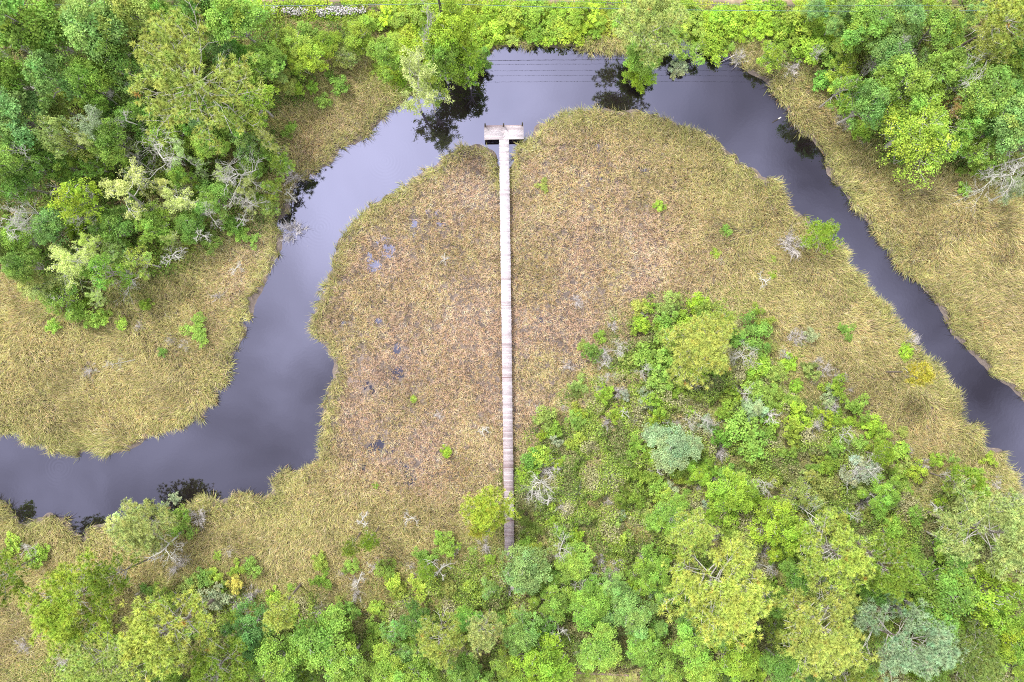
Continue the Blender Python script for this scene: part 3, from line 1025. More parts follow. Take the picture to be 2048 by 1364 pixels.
# ---- the eastern wood
T += [
    ('wide', 1835, 262, 92, 10, (.33, .50, .07), 'broad lime tree spreading over the reeds at the eastern wood edge', 'broad lime tree'),
    ('feather', 1735, 60, 60, 8, MID, None, None), ('feather', 1800, 45, 55, 9, BLUE, None, None), ('broad', 1770, 120, 55, 8, BLUE, None, None),
    ('feather', 1880, 60, 52, 9, MID, None, None), ('pine', 2010, 35, 70, 14, PINE, 'pine at the upper right corner of the eastern wood', 'corner pine'),
    ('snag', 1832, 85, 40, 9, (.5, .3, .28), 'pinkish dead tree standing amid green crowns of the eastern wood', 'pinkish dead tree'),
    ('moss', 1960, 80, 62, 10, (.45, .5, .12), 'yellow half-bare tree with white twigs left of the corner pine', 'yellow half-bare tree'),
    ('broad', 1800, 170, 62, 11, MID, None, None), ('broad', 1890, 150, 58, 9, MID, None, None), ('feather', 1965, 185, 66, 10, MID, None, None),
    ('feather', 2025, 130, 55, 11, MID, None, None), ('broad', 1735, 205, 48, 11, BLUE, None, None), ('feather', 2020, 250, 60, 10, BLUE, None, None),
    ('snag', 1890, 178, 52, 10, MID, 'white dead tree with orange withered leaves above the broad lime tree', 'white dead tree with orange leaves'),
    ('moss', 1910, 195, 30, 8, (.50, .36, .14), None, None),
    ('open', 1695, 172, 32, 11, MID, None, None), ('broad', 1930, 250, 45, 7, MID, None, None), ('snag', 1790, 190, 34, 7, MID, None, None), ('open', 1960, 300, 40, 6, MID, None, None),
    ('snag', 2030, 335, 55, 9, MID, 'long grey dead tree lying out toward the right edge of the marsh', 'long grey dead tree'), ('snag', 2015, 320, 45, 8, MID, None, None),
    ('moss', 2040, 385, 40, 8, GREY, None, None), ('shrub', 1925, 380, 18, 1.4, MID, None, None), ('shrub', 1690, 210, 26, 2, MID, None, None), ('twig', 1700, 225, 24, 1.6, MID, None, None),
    ('twig', 1690, 245, 22, 1.4, MID, None, None), ('twig', 1722, 285, 10, .8, MID, None, None), ('shrub', 1660, 120, 34, 2.2, MID, None, None), ('open', 1690, 140, 36, 3.5, YG, None, None),
    ('shrub', 1610, 100, 32, 2.2, LIME, None, None), ('shrub', 1760, 180, 30, 3, YG, None, None),
]
# ---- the point beside the boardwalk
T += [
    ('pine', 1636, 478, 38, 4.5, LIME, 'small bright lime pine at the creek edge on the right of the point', 'creek-edge lime pine'),
    ('twig', 1588, 490, 34, 1.8, MID, 'grey leafless bush beside the creek-edge lime pine', None), ('twig', 1575, 478, 24, 1.6, MID, None, None),
    ('soft_pine', 1415, 692, 66, 8.5, PINE, 'yellow-green pine at the top of the thicket beside a white forked snag', 'thicket-top pine'),
    ('pine', 1432, 632, 30, 5, (.50, .64, .12), None, None), ('shrub', 1372, 650, 30, 2, LIME, None, None), ('shrub', 1330, 640, 26, 2, MID, None, None), ('shrub', 1283, 650, 20, 1.8, LIME, None, None),
    ('snag', 1500, 712, 34, 4.5, MID, 'white forked snag right of the thicket-top pine', 'white forked snag'),
    ('snag', 1242, 705, 30, 4.5, MID, 'white bare snag at the thicket corner nearest the middle of the boardwalk', 'white corner snag'),
    ('snag', 1285, 745, 22, 3.5, MID, None, None), ('fine_shrub', 1500, 670, 40, 2.2, DEEP, None, None), ('shrub', 1320, 740, 38, 3.2, MID, None, None),
    ('shrub', 1290, 715, 30, 2.6, MID, None, None), ('shrub', 1335, 690, 34, 3, MID, None, None), ('shrub', 1505, 735, 30, 2.2, LIME, None, None), ('shrub', 1575, 725, 22, 1.5, LIME, None, None),
    ('broad', 1345, 890, 62, 5.5, SILV, 'silvery green tree with a pale fork in the middle of the thicket', 'silvery thicket tree'),
    ('snag', 1345, 915, 26, 5, MID, None, None), ('broad', 1505, 815, 28, 3, SILV, None, None), ('fine_shrub', 1515, 785, 38, 2.4, MID, None, None), ('fine_shrub', 1500, 865, 50, 3, MID, None, None),
    ('slim', 1842, 750, 26, 9.3, (.62, .62, .08), 'thin leaning sapling with a small yellow crown near the right creek bank', 'yellow-topped sapling'),
    ('twig', 1822, 684, 20, 1.2, MID, 'grey dead bush at the water edge of the right bank', None), ('shrub', 1808, 706, 18, 1, LIME, None, None), ('fine_shrub', 1692, 660, 18, 1, DEEP, None, None),
    ('shrub', 1595, 832, 30, 2, LIME, None, None), ('shrub', 1740, 850, 26, 1.6, LIME, None, None), ('shrub', 1668, 830, 22, 1.4, LIME, None, None),
    ('snag', 1085, 965, 40, 3.6, MID, 'white bare snag with fine spreading branches right of the boardwalk', 'white snag by the boardwalk'),
    ('twig', 1075, 990, 30, 1.6, MID, None, None), ('twig', 1092, 930, 26, 1.6, MID, None, None),
    ('soft_pine', 992, 1032, 46, 10, (.50, .66, .09), 'lime pine whose crown hides part of the boardwalk', 'boardwalk pine'),
    ('slim', 958, 1052, 18, 9, (.50, .56, .08), None, None), ('twig', 970, 1092, 22, 1.6, MID, None, None),
    ('broad', 1048, 1128, 62, 7, (.29, .42, .14), 'round grey-green tree standing over the landward end of the boardwalk', 'round grey-green tree'),
    ('snag', 1132, 1090, 36, 4.5, MID, 'white snag right of the round grey-green tree', 'white snag by the round tree'), ('snag', 1155, 1155, 22, 4, MID, None, None),
    ('broad', 1145, 1125, 42, 4.5, MID, None, None), ('slim', 740, 1080, 20, 7, LIME, None, None), ('slim', 697, 1095, 18, 8, YG, None, None), ('thin_snag', 725, 1035, 22, 4, MID, None, None),
    ('thin_snag', 830, 1040, 18, 2.6, MID, None, None), ('slim', 848, 1140, 20, 5, LIME, None, None), ('thin_snag', 885, 1145, 26, 4, MID, None, None), ('thin_snag', 715, 1155, 18, 3, MID, None, None),
    ('shrub', 893, 905, 14, 1, LIME, 'small lime bush alone in the grass left of the boardwalk', 'small lime bush'), ('shrub', 752, 970, 8, .7, YG, None, None),
    ('shrub', 828, 797, 8, .6, YG, None, None), ('fine_shrub', 1318, 412, 13, .8, YG, 'tiny yellow-green bush alone amid the upper right of the point', None), ('shrub', 1355, 592, 7, .5, YG, None, None),
    ('fine_shrub', 1165, 690, 14, .8, OLIVE, None, None), ('twig', 1152, 602, 16, .9, MID, None, None), ('thin_snag', 884, 515, 16, 1.0, MID, 'small white broken branch lying in the tawny marsh left of the boardwalk', None),
    ('twig', 880, 830, 14, .7, MID, None, None), ('thin_snag', 975, 858, 16, 1.4, MID, None, None), ('twig', 1200, 775, 14, 1, MID, None, None), ('twig', 712, 1160, 16, 1, MID, None, None),
    ('fine_shrub', 1450, 462, 12, .8, DEEP, None, None), ('shrub', 1545, 550, 10, .7, LIME, None, None), ('thin_snag', 1520, 555, 18, 1.5, MID, None, None), ('shrub', 1430, 505, 12, .7, LIME, None, None), ('shrub', 1545, 520, 9, .6, YG, None, None),
    ('twig', 1445, 522, 12, .7, MID, None, None), ('fine_shrub', 1085, 372, 14, .6, OLIVE, None, None), ('twig', 810, 1200, 18, 1, MID, None, None),
]
# ---- the lower shore and the southern wood
T += [
    ('soft_pine', 300, 1058, 58, 8, PALE, 'pale pine with white dead branches at the lower left creek shore', 'pale shore pine'),
    ('snag', 320, 1085, 48, 8, MID, None, None), ('fine_shrub', 365, 1040, 34, 2.4, MID, None, None), ('twig', 395, 1035, 26, 1.8, MID, None, None), ('shrub', 345, 1000, 16, 1.6, GREY, None, None),
    ('soft_pine', 122, 1185, 80, 13, (.54, .70, .09), 'large vivid lime pine in the lower left grass', 'vivid lime pine'),
    ('pine', 225, 1165, 38, 12.5, YG, None, None),
    ('soft_pine', -30, 1160, 50, 13, YG, None, None), ('shrub', 80, 1110, 26, 1.6, MID, None, None), ('snag', 60, 1100, 22, 3, MID, None, None), ('shrub', 30, 1090, 26, 1.6, YG, None, None),
    ('pine', 345, 1268, 86, 16, PINE, 'wide clumped pine with a dark leaning trunk near the yellow bush', 'wide clumped pine'),
    ('pine', 205, 1315, 74, 14, PINE, None, None), ('pine', 430, 1330, 60, 13, YG, None, None), ('broad', 495, 1260, 55, 8, (.19, .38, .10), None, None), ('slim', 548, 1230, 32, 12, PINE, None, None),
    ('broad', 640, 1275, 75, 8, MID, 'large rounded green tree at the lower margin left of the boardwalk line', 'large rounded green tree'), ('broad', 560, 1320, 60, 9, MID, None, None), ('broad', 700, 1330, 55, 9, MID, None, None),
    ('shrub', 474, 1165, 19, 2, (.62, .56, .13), 'round yellow bush at the edge of the lower left grass', 'round yellow bush'), ('twig', 502, 1190, 24, 1.8, MID, None, None), ('twig', 360, 1208, 26, 1.8, MID, None, None),
    ('twig', 130, 1320, 26, 1.6, MID, None, None), ('twig', 140, 1240, 24, 1.4, MID, None, None), ('twig', 50, 1290, 22, 1.4, MID, None, None), ('fine_shrub', 430, 1195, 34, 2.2, GREY, None, None),
    ('fine_shrub', 380, 1180, 30, 2, OLIVE, None, None), ('twig', 470, 1205, 22, 1.6, MID, None, None), ('twig', 640, 1222, 20, 1.6, MID, None, None),
    ('pine', 872, 1270, 48, 11, PINE, None, None), ('pine', 975, 1265, 38, 11, PALE, None, None), ('broad', 1042, 1262, 42, 9, BLUE, 'dark blue-green tree below the round grey-green tree', 'dark blue-green tree'),
    ('broad', 1085, 1325, 62, 8, LIME, None, None), ('broad', 770, 1330, 50, 7, YG, None, None), ('broad', 830, 1345, 45, 8, MID, None, None), ('broad', 930, 1335, 42, 7, DEEP, None, None), ('broad', 1180, 1205, 55, 5, MID, None, None),
    ('broad', 1110, 1195, 45, 5, MID, None, None), ('broad', 1200, 1290, 55, 6, MID, None, None), ('broad', 1265, 1225, 52, 6, BLUE, None, None), ('broad', 1290, 1290, 45, 6, MID, None, None), ('thin_snag', 1120, 1270, 26, 6, MID, None, None),
    ('pine', 1432, 1165, 102, 18, PINE, 'biggest pine of the lower wood with a dense rounded yellow-green crown', 'biggest lower pine'),
    ('pine', 1395, 1070, 48, 13, PINE, None, None),
    ('broad', 1470, 985, 48, 6, LIME, 'bright green round tree at the upper edge of the lower wood', 'bright green round tree'),
    ('broad', 1560, 1060, 60, 8, LIME, 'yellow-flecked lime tree between the two clumped pines', 'yellow-flecked lime tree'),
    ('broad', 1335, 1025, 50, 5.5, MID, None, None), ('snag', 1337, 1015, 26, 6, MID, None, None), ('broad', 1395, 945, 30, 3, LIME, None, None), ('open', 1600, 985, 48, 4.5, OLIVE, None, None),
    ('pine', 1672, 1100, 70, 15, PINE, 'round clumped pine in the middle of the lower right wood', 'round clumped pine'),
    ('pine', 1785, 1125, 62, 15, YG, 'leaning pine with a curved dark trunk right of the round clumped pine', 'leaning pine'),
    ('pine', 1660, 1255, 98, 16, PINE, 'spreading pine near the bottom edge right of the biggest lower pine', 'spreading bottom pine'),
    ('pine', 1785, 1300, 80, 16, SILV, 'silvery grey pine near the bottom edge', 'silvery pine'), ('pine', 1690, 1340, 45, 13, OLIVE, None, None),
    ('feather', 1880, 1165, 75, 12, MID, 'dark feathery tree with white twigs right of the leaning pine', 'dark feathery tree'), ('feather', 1865, 1235, 60, 11, MID, None, None),
    ('soft_pine', 1955, 1065, 82, 15, PALE, 'pale spreading pine with a long visible trunk at the right marsh edge', 'pale marsh-edge pine'),
    ('pine', 1925, 965, 34, 9, LIME, None, None), ('broad', 1900, 1085, 45, 8, MID, None, None),
    ('open', 1985, 1180, 68, 12, LIME, 'lime broad tree at the right edge below the pale spreading pine', 'lime edge tree'), ('feather', 2020, 1275, 60, 10, MID, None, None), ('pine', 1955, 1320, 60, 12, OLIVE, None, None),
    ('broad', 1905, 1290, 45, 7, DEEP, None, None), ('open', 1990, 1265, 42, 9, LIME, None, None), ('snag', 1720, 940, 40, 5, MID, 'flattened white snag amid shrubs at the upper right of the lower wood', 'flattened white snag'),
    ('open', 1720, 940, 38, 4, GREY, None, None), ('broad', 1760, 990, 42, 5, MID, None, None), ('shrub', 1640, 985, 34, 3, OLIVE, None, None), ('snag', 1620, 1020, 34, 7, MID, None, None), ('snag', 1530, 960, 26, 4.5, MID, None, None),
    ('broad', 1560, 1330, 50, 8, DEEP, None, None), ('broad', 1380, 1290, 55, 6, MID, None, None), ('broad', 1470, 1310, 55, 7, LIME, None, None), ('broad', 1545, 1200, 35, 9, DEEP, None, None), ('broad', 1300, 1145, 45, 5, DEEP, None, None),
    ('broad', 1590, 1150, 40, 9, DEEP, None, None), ('broad', 1330, 1345, 40, 6, MID, None, None), ('broad', 1410, 1345, 45, 6, YG, None, None), ('open', 1860, 1345, 45, 7, MID, None, None),
    ('shrub', 1800, 900, 26, 1.8, YG, None, None), ('slim', 1765, 915, 22, 6, LIME, None, None),
]
for t in T:
    place(*t)
for i, (px, py, r, h, c) in enumerate([(240, 120, 48, 12, DEEP), (330, 45, 42, 12, MID), (60, 300, 40, 10, DEEP), (280, 235, 40, 9, DEEP), (20, 160, 45, 13, MID)]):
    place('broad', px, py, r, h, c)


# ---- fill between the landmarks, spaced so that crowns only touch
def fill(keys, kinds, n, rlo, rhi, hk, cols, group, box, sep=.62, edge=.3, tries=9000, cap=6.0):
    made = 0
    for _ in range(tries):
        if made >= n:
            break
        px = random.uniform(box[0], box[2])
        py = random.uniform(box[1], box[3])
        r = random.uniform(rlo, rhi)
        kind = random.choice(kinds)
        h = max(.6, r / S * hk * random.uniform(.8, 1.2))
        h = min(h, cap)
        x, y = W(px, py, h * CROWN_AT[kind])
        if max(FSD[k](x, y) for k in keys) < edge or LAND(x, y) < .6:
            continue
        ok = True
        for p in PLACED:
            if (p['px'] - px) ** 2 + (p['py'] - py) ** 2 < (sep * (p['r'] * (.9 if p['h'] > 4 else 1) + r)) ** 2:
                ok = False
                break
        bx = 1008 + (py - 278) * .0131
        if 525 < px < 755 and py - r < 42:
            continue
        if not ok or (abs(px - bx) < r * .8 + 12 and 240 < py < 1130) or (1105 < px < 1290 and py > 1318 - r):
            continue
        place(kind, px, py, r, h, random.choice(cols), None, None, group, .12)
        made += 1
    return made


fill(['west_wood'], ['broad', 'broad', 'feather', 'open'], 26, 26, 42, 3.4, [MID, DEEP, BLUE, MID, OLIVE], 'mixed trees filling the western wood', (-20, -20, 620, 600), .60, 1.0, cap=9)
fill(['east_wood'], ['broad', 'feather', 'open'], 16, 24, 40, 3.2, [MID, MID, BLUE, YG], 'mixed trees filling the eastern wood', (1560, 20, 2070, 430), .60, 1.0, cap=8)
fill(['thicket'], ['broad', 'broad', 'open'], 34, 22, 38, 2.6, [MID, DEEP, DEEP, BLUE, MID], 'small trees filling the southern wood', (-20, 1130, 2070, 1385), .6, 1.0, cap=6)
fill(['bank'], ['shrub', 'shrub', 'fine_shrub'], 84, 14, 32, .85, [LIME, LIME, LIME, YG, (.38, .58, .05)], 'lime shrubs along the roadside bank', (500, 20, 1760, 160), .40, .1)
fill(['thicket'], ['shrub', 'fine_shrub', 'fine_shrub'], 330, 9, 26, 1.5, [LIME, YG, MID, MID, OLIVE, YG, GREY, MID, OLIVE], 'low shrubs scattered through the thicket', (1000, 600, 2060, 1380), .32, -3.2, tries=26000)
fill(['thicket'], ['shrub', 'fine_shrub'], 60, 10, 28, 1.2, [YG, YG, MID, OLIVE, MID], 'low shrubs along the southern wood edge', (180, 1060, 1000, 1380), .4, -5.0)
fill(['west_wood'], ['shrub', 'fine_shrub'], 66, 12, 26, 1.6, [LIME, YG, MID, MID, DEEP], 'shrubs among the western trees', (0, 20, 700, 660), .38, -2.6)
fill(['east_wood'], ['shrub', 'fine_shrub'], 26, 12, 26, 1.6, [LIME, YG, MID, MID, DEEP], 'shrubs among the eastern trees', (1480, 60, 2050, 420), .48, -.6)
fill(['thicket'], ['twig'], 84, 10, 26, 1.2, [MID], 'grey leafless bushes in the thicket', (1000, 620, 2060, 1250), .33, -4.5)
fill(['thicket'], ['twig'], 18, 10, 22, 1.2, [MID], 'grey leafless bushes by the southern wood', (0, 1080, 1000, 1340), .4, -4.5)
fill(['thicket'], ['thin_snag', 'snag'], 30, 14, 26, 2.6, [MID], 'small white snags in the thicket', (1030, 680, 2000, 1300), .3, -2.5)
fill(['west_wood'], ['snag', 'thin_snag', 'moss'], 24, 18, 36, 4.4, [PALE], 'pale snags among the western trees', (0, 180, 560, 600), .26, -.5, cap=11)
fill(['east_wood'], ['snag', 'thin_snag'], 10, 16, 28, 3.4, [PALE], 'pale snags among the eastern trees', (1640, 60, 2048, 400), .26, -.5, cap=12)


# ---- past 290 shrubs, the smallest ones read as one low scrub
def merge_small():
    sh = [p for p in PLACED if p['kind'] in ('shrub', 'fine_shrub')]
    spare = sorted((p for p in sh if not p['label'] and p['group']), key=lambda p: p['r'])[:max(0, len(sh) - 290)]
    mb = MB()
    for p in spare:
        o = p['o']
        fo = [c for c in o.children if c.name.startswith('foliage')][0]
        me = fo.data
        n = len(me.vertices)
        v = np.empty(n * 3, np.float32)
        me.vertices.foreach_get('co', v)
        t = np.empty(n * 4, np.float32)
        me.attributes['tint'].data.foreach_get('color', t)
        v = v.reshape(-1, 3) * np.array(o.scale)
        ca, sa = math.cos(o.rotation_euler.z), math.sin(o.rotation_euler.z)
        v = np.stack([v[:, 0] * ca - v[:, 1] * sa, v[:, 0] * sa + v[:, 1] * ca, v[:, 2]], -1) + np.array(o.location)
        mb.add(v, np.arange(n).reshape(-1, 4), t.reshape(-1, 4)[:, :3] * np.array(fo.color)[:3])
        for c in list(o.children):
            bpy.data.objects.remove(c)
        bpy.data.objects.remove(o)
        PLACED.remove(p)
    if spare:
        tag(obj('shrubbery', mb.mesh('shrubbery', [M_COVER])), 'low scrub of the smallest green bushes scattered among the larger shrubs and trees', 'scrub', kind='stuff')


merge_small()


# ------------------------------------------------------------------ labels: each plant told from its likes by a landmark plant
def color_word(c):
    return min(CNAME, key=lambda k: sum((a - b) ** 2 for a, b in zip(k[1], c)))[0]


def ref_labels():
    refs = [p for p in PLACED if p['short']]
    refs = [(p['short'], p['px'], p['py']) for p in refs]
    refs += [('boardwalk platform', 1007, 264), ('lawn corner', 1190, 1355), ('white rubble strip', 640, 28), ('middle of the boardwalk', 1011, 680)]
    seen = {}
    for p in PLACED:
        if p['label']:
            seen[p['label']] = 1
    for p in PLACED:
        if p['label']:
            p['o']['label'] = p['label']
            continue
        name, rx, ry = min((r for r in refs), key=lambda r: (r[1] - p['px']) ** 2 + (r[2] - p['py']) ** 2)
        a = math.degrees(math.atan2(ry - p['py'], p['px'] - rx)) % 360
        dirs = ['right of', 'above and right of', 'above', 'above and left of', 'left of', 'below and left of', 'below', 'below and right of']
        d = dirs[int((a + 22.5) // 45) % 8]
        dist = math.hypot(p['px'] - rx, p['py'] - ry)
        p['key'] = (color_word(p['color']) if p['kind'] not in ('snag', 'thin_snag', 'twig') else '', KWORD[p['kind']], d, name)
        p['dist'] = dist
    groups = {}
    for p in PLACED:
        if not p['label']:
            groups.setdefault(p['key'], []).append(p)
    ords = ['nearest', 'second', 'third', 'fourth', 'fifth', 'sixth', 'seventh', 'eighth', 'ninth', 'tenth']
    for (c, k, d, name), ps in groups.items():
        ps.sort(key=lambda p: p['dist'])
        big = max(q['r'] for q in ps)
        for i, p in enumerate(ps):
            head = (c + ' ' if c and not k.startswith(c) else '') + k
            if len(ps) == 1:
                sz = 'small ' if p['r'] < 16 else ''
                p['o']['label'] = f'{sz}{head} standing {d} the {name}'
            else:
                p['o']['label'] = f'{ords[i] if i < 10 else "farther"} {head} {d} the {name}'
    for p in PLACED:
        p['o']['group'] = p['group'] or {'tree': 'broadleaf trees around the marsh', 'pine tree': 'pines around the marsh', 'dead tree': 'dead trees around the marsh',
                                         'shrub': 'scattered shrubs', 'bare bush': 'grey leafless bushes on the marsh'}[p['o']['category']]


ref_labels()


# ------------------------------------------------------------------ boardwalk
def boardwalk():
    zt = 1.12
    x0, y0 = W(1008, 279, zt)
    x1, y1 = W(1019.0, 1112, zt)
    L = math.hypot(x1 - x0, y1 - y0)
    ang = math.atan2(x1 - x0, -(y1 - y0))
    root = bpy.data.objects.new('boardwalk', None)
    COL.objects.link(root)
    root.location = (x0, y0, 0)
    root.rotation_euler = (0, 0, ang)
    tag(root, 'long weathered wooden boardwalk ending in a T-shaped platform on the creek', 'boardwalk')
    w = 1.21
    white = np.array([.63, .60, .635])
    red = np.array([.25, .165, .17])
    mb = MB()
    n = int(L / .148)
    st = np.convolve(rng.normal(0, 1, n + 12), np.ones(6) / 6, 'same')[6:n + 6] * 2.0
    for i in range(n):
        t = (i + .5) / n
        old = float(smooth(.28, .92, t)) * .58 + st[i] * .16 + rng.normal(0, .10)
        if 0.12 < t < .26:
            old -= .05
        if rng.random() < .035:
            old += .35
        old = min(max(old, 0), 1)
        c = white * (1 - old) + red * old
        c = c * rng.normal(1, .05)
        yy = -(i + .5) * .148
        mb.box((rng.normal(0, .012), yy, zt - .019 + rng.normal(0, .004)), (w + rng.normal(0, .025), .138, .038), c, rz=rng.normal(0, .004))
    obj('walkway_deck', mb.mesh('walkway_deck', [M_PLANK]), root)
    # T platform, boards running across
    pw, pdp = 4.86, 1.76
    mb = MB()
    nb = 12
    for i in range(nb):
        yy = .012 + (i + .5) * pdp / nb
        stain = .16 + .40 * smooth(.45, 1, (i + .5) / nb) + rng.normal(0, .10)
        split = rng.uniform(-.4, .4)
        for s, (a, b) in enumerate(((-pw / 2, split), (split + .006, pw / 2))):
            o2 = min(max(stain + rng.normal(0, .08), 0), .8)
            c = white * (1 - o2) + red * 1.25 * o2
            mb.box(((a + b) / 2, yy, zt - .019 + .006 + rng.normal(0, .003)), (b - a, pdp / nb - .012, .038), c)
    obj('platform_deck', mb.mesh('platform_deck', [M_PLANK]), root)
    # stringers and rim beams
    mb = MB()
    for sx in (-.52, 0, .52):
        mb.box((sx, -L / 2, zt - .14), (.05, L, .19), (.9, .85, .8))
    for yy in (.06, pdp - .06):
        mb.box((0, yy, zt - .16), (pw - .1, .06, .24), (.9, .85, .8))
    for sx in np.linspace(-pw / 2 + .1, pw / 2 - .1, 9):
        mb.box((sx, pdp / 2, zt - .15), (.05, pdp - .2, .2), (.8, .75, .7))
    obj('stringer', mb.mesh('stringer', [M_POST]), root)
    # pilings under walkway
    k = 0
    y = -1.2
    proto = MB()
    proto.tube([(0, 0, -1.6), (0, 0, zt - .06)], .085, sides=8, cap=True)
    me = proto.mesh('piling', [M_POST])
    while y > -L:
        for sx in (-.5, .5):
            p = obj('piling', me, root, (sx, y, 0))
        y -= 2.44
    for sx in (-2.25, 2.25):
        obj('piling', me, root, (sx, .2, 0))
    # tall mooring posts on the creek side, with a pale worn top
    for sx, ht in ((-2.28, .95), (-.02, 1.05), (2.28, 1.15)):
        mb = MB()
        mb.tube([(0, 0, -1.6), (0, 0, zt + ht)], [.10, .085], sides=9, cap=True, tint=(.8, .8, .75))
        p = obj('mooring_post', mb.mesh('mooring_post', [M_POST]), root, (sx, pdp - .10 if abs(sx) > 1 else pdp - .14, 0))
        mb = MB()
        mb.tube([(0, 0, zt + ht - .02), (0, 0, zt + ht + .05)], [.098, .07], sides=9, cap=True, tint=(.5, .5, .5))
        obj('post_cap', mb.mesh('post_cap', [M_POLE]), p)


boardwalk()


# ------------------------------------------------------------------ utility pole, wires
PX, PY = W(893, 72)


def pole():
    root = bpy.data.objects.new('utility_pole', None)
    COL.objects.link(root)
    gz = float(ground_z(np.array([PX]), np.array([PY]))[0])
    root.location = (PX, PY, gz)
    tag(root, 'dark wooden utility pole rising from the bank at the top edge', 'utility pole')
    mb = MB()
    mb.tube([(0, 0, -.5), (0, 0, 6), (0, 0, 12.6)], [.19, .165, .13], sides=12, cap=True)
    obj('pole_shaft', mb.mesh('pole_shaft', [M_POLE]), root)
    mb = MB()
    mb.box((.16, 0, 11.75), (.1, 2.7, .12))
    mb.box((.12, .35, 11.4), (.04, .9, .05), rz=0)
    arm = obj('crossarm', mb.mesh('crossarm', [M_POLE]), root)
    mb = MB()
    mb.tube([(0, 0, 0), (0, 0, .06), (0, 0, .1), (0, 0, .17), (0, 0, .21)], [.03, .06, .035, .055, .02], sides=8, cap=True)
    ins = mb.mesh('insulator', [M_CERAMIC])
    for yy in (-1.25, -.35, .35, 1.25):
        obj('insulator', ins, arm, (.16, yy, 11.81))
    return gz


gz = pole()
WIRES = [(0.12, 7.75, 'lowest thick cable, the only wire seen directly, crossing above the roadside bank', 1.1, .028),
         (1.25, 12.0, 'crossarm wire mirrored in the creek second from the far bank', 1.0, .014), (.35, 12.0, 'crossarm wire mirrored third from the far bank', 1.05, .014),
         (-.35, 12.0, 'crossarm wire mirrored fourth from the far bank', .95, .014), (-1.25, 12.0, 'crossarm wire mirrored farthest from the bank, nearest the boardwalk platform', 1.1, .014)]
for dy, hz, lab, sag, rad in WIRES:
    pts = []
    for half in (-1, 1):
        span = 75
        seg = []
        for i in range(21):
            t = i / 20
            seg.append((PX + half * span * t, PY + dy - half * t * .6, gz + hz - 4 * sag * t * (1 - t)))
        pts = seg[::-1] + pts if half < 0 else pts + seg[1:]
    mb = MB()
    mb.tube(pts, rad, sides=5)
    o = obj('power_line', mb.mesh('power_line', [M_WIRE]))
    tag(o, lab, 'power line', 'overhead lines strung from the utility pole')


# ------------------------------------------------------------------ small things
def rubble():
    mb = MB()
    spots = [(545, 735, 21, 38, 1000, 0), (905, 938, 24, 42, 150, .5), (1655, 1682, -2, 9, 130, .5)]
    for x0, x1, y0, y1, n, _ in spots:
        for i in range(n):
            px = random.uniform(x0, x1)
            py = random.gauss((y0 + y1) / 2, (y1 - y0) * .24)
            f = float(N2.fbm(px / S, py / S, 2.2, 3)) - .25 * abs(py - (y0 + y1) / 2) / (y1 - y0)
            if f < .40:
                continue
            x, y = W(px, py)
            s = random.uniform(.04, .11)
            v = np.array([[-1, -1, -.5], [1, -1, -.5], [1, 1, -.5], [-1, 1, -.5], [-.7, -.6, .6], [.6, -.7, .5], [.7, .6, .6], [-.6, .7, .5]]) * s + rng.normal(0, s * .2, (8, 3))
            z = float(ground_z(np.array([x]), np.array([y]))[0]) + random.uniform(.1, .5)
            mb.add(v + np.array([x, y, z]), [[3, 2, 1, 0], [4, 5, 6, 7], [0, 1, 5, 4], [1, 2, 6, 5], [2, 3, 7, 6], [3, 0, 4, 7]], np.ones(3) * random.uniform(.75, 1.15))
    o = obj('rubble', mb.mesh('rubble', [M_STONE]))
    tag(o, 'patchy white rubble lying along the top of the roadside bank', 'rubble', kind='stuff')


rubble()


def log():
    x, y = W(1553, 240)
    mb = MB()
    q = np.array([(-.55, -.36, -.03), (-.2, -.12, .02), (.2, .1, .05), (.52, .3, .12)])
    mb.tube(q[:3], [.06, .085, .09], sides=8, cap=True, tint=(.09, .08, .08))
    mb.tube(q[2:], [.092, .07], sides=8, cap=True, tint=(1, 1, .98))
    o = obj('driftwood_log', mb.mesh('driftwood_log', [M_DEAD]), None, (x, y, .02))
    tag(o, 'short dark log with a white end floating near the right bank', 'log')
    # a fallen branch reaching from the reeds into the creek
    x, y = W(1468, 114)
    mb = MB()
    mb.tube(crooked((.6, .35, .5), (-1, -.5, -.12), 3.2, 6, .06), np.linspace(.06, .02, 7), sides=5, cap=True)
    mb.tube(crooked((-.9, -.4, .3), (-.7, .5, .1), 1.0, 4, .1), np.linspace(.03, .012, 5), sides=4, cap=True)
    o = obj('fallen_branch', mb.mesh('fallen_branch', [M_TWIG]), None, (x, y, 0))
    tag(o, 'thin bare branch reaching from the reeds into the creek near the right bend', 'branch')


log()


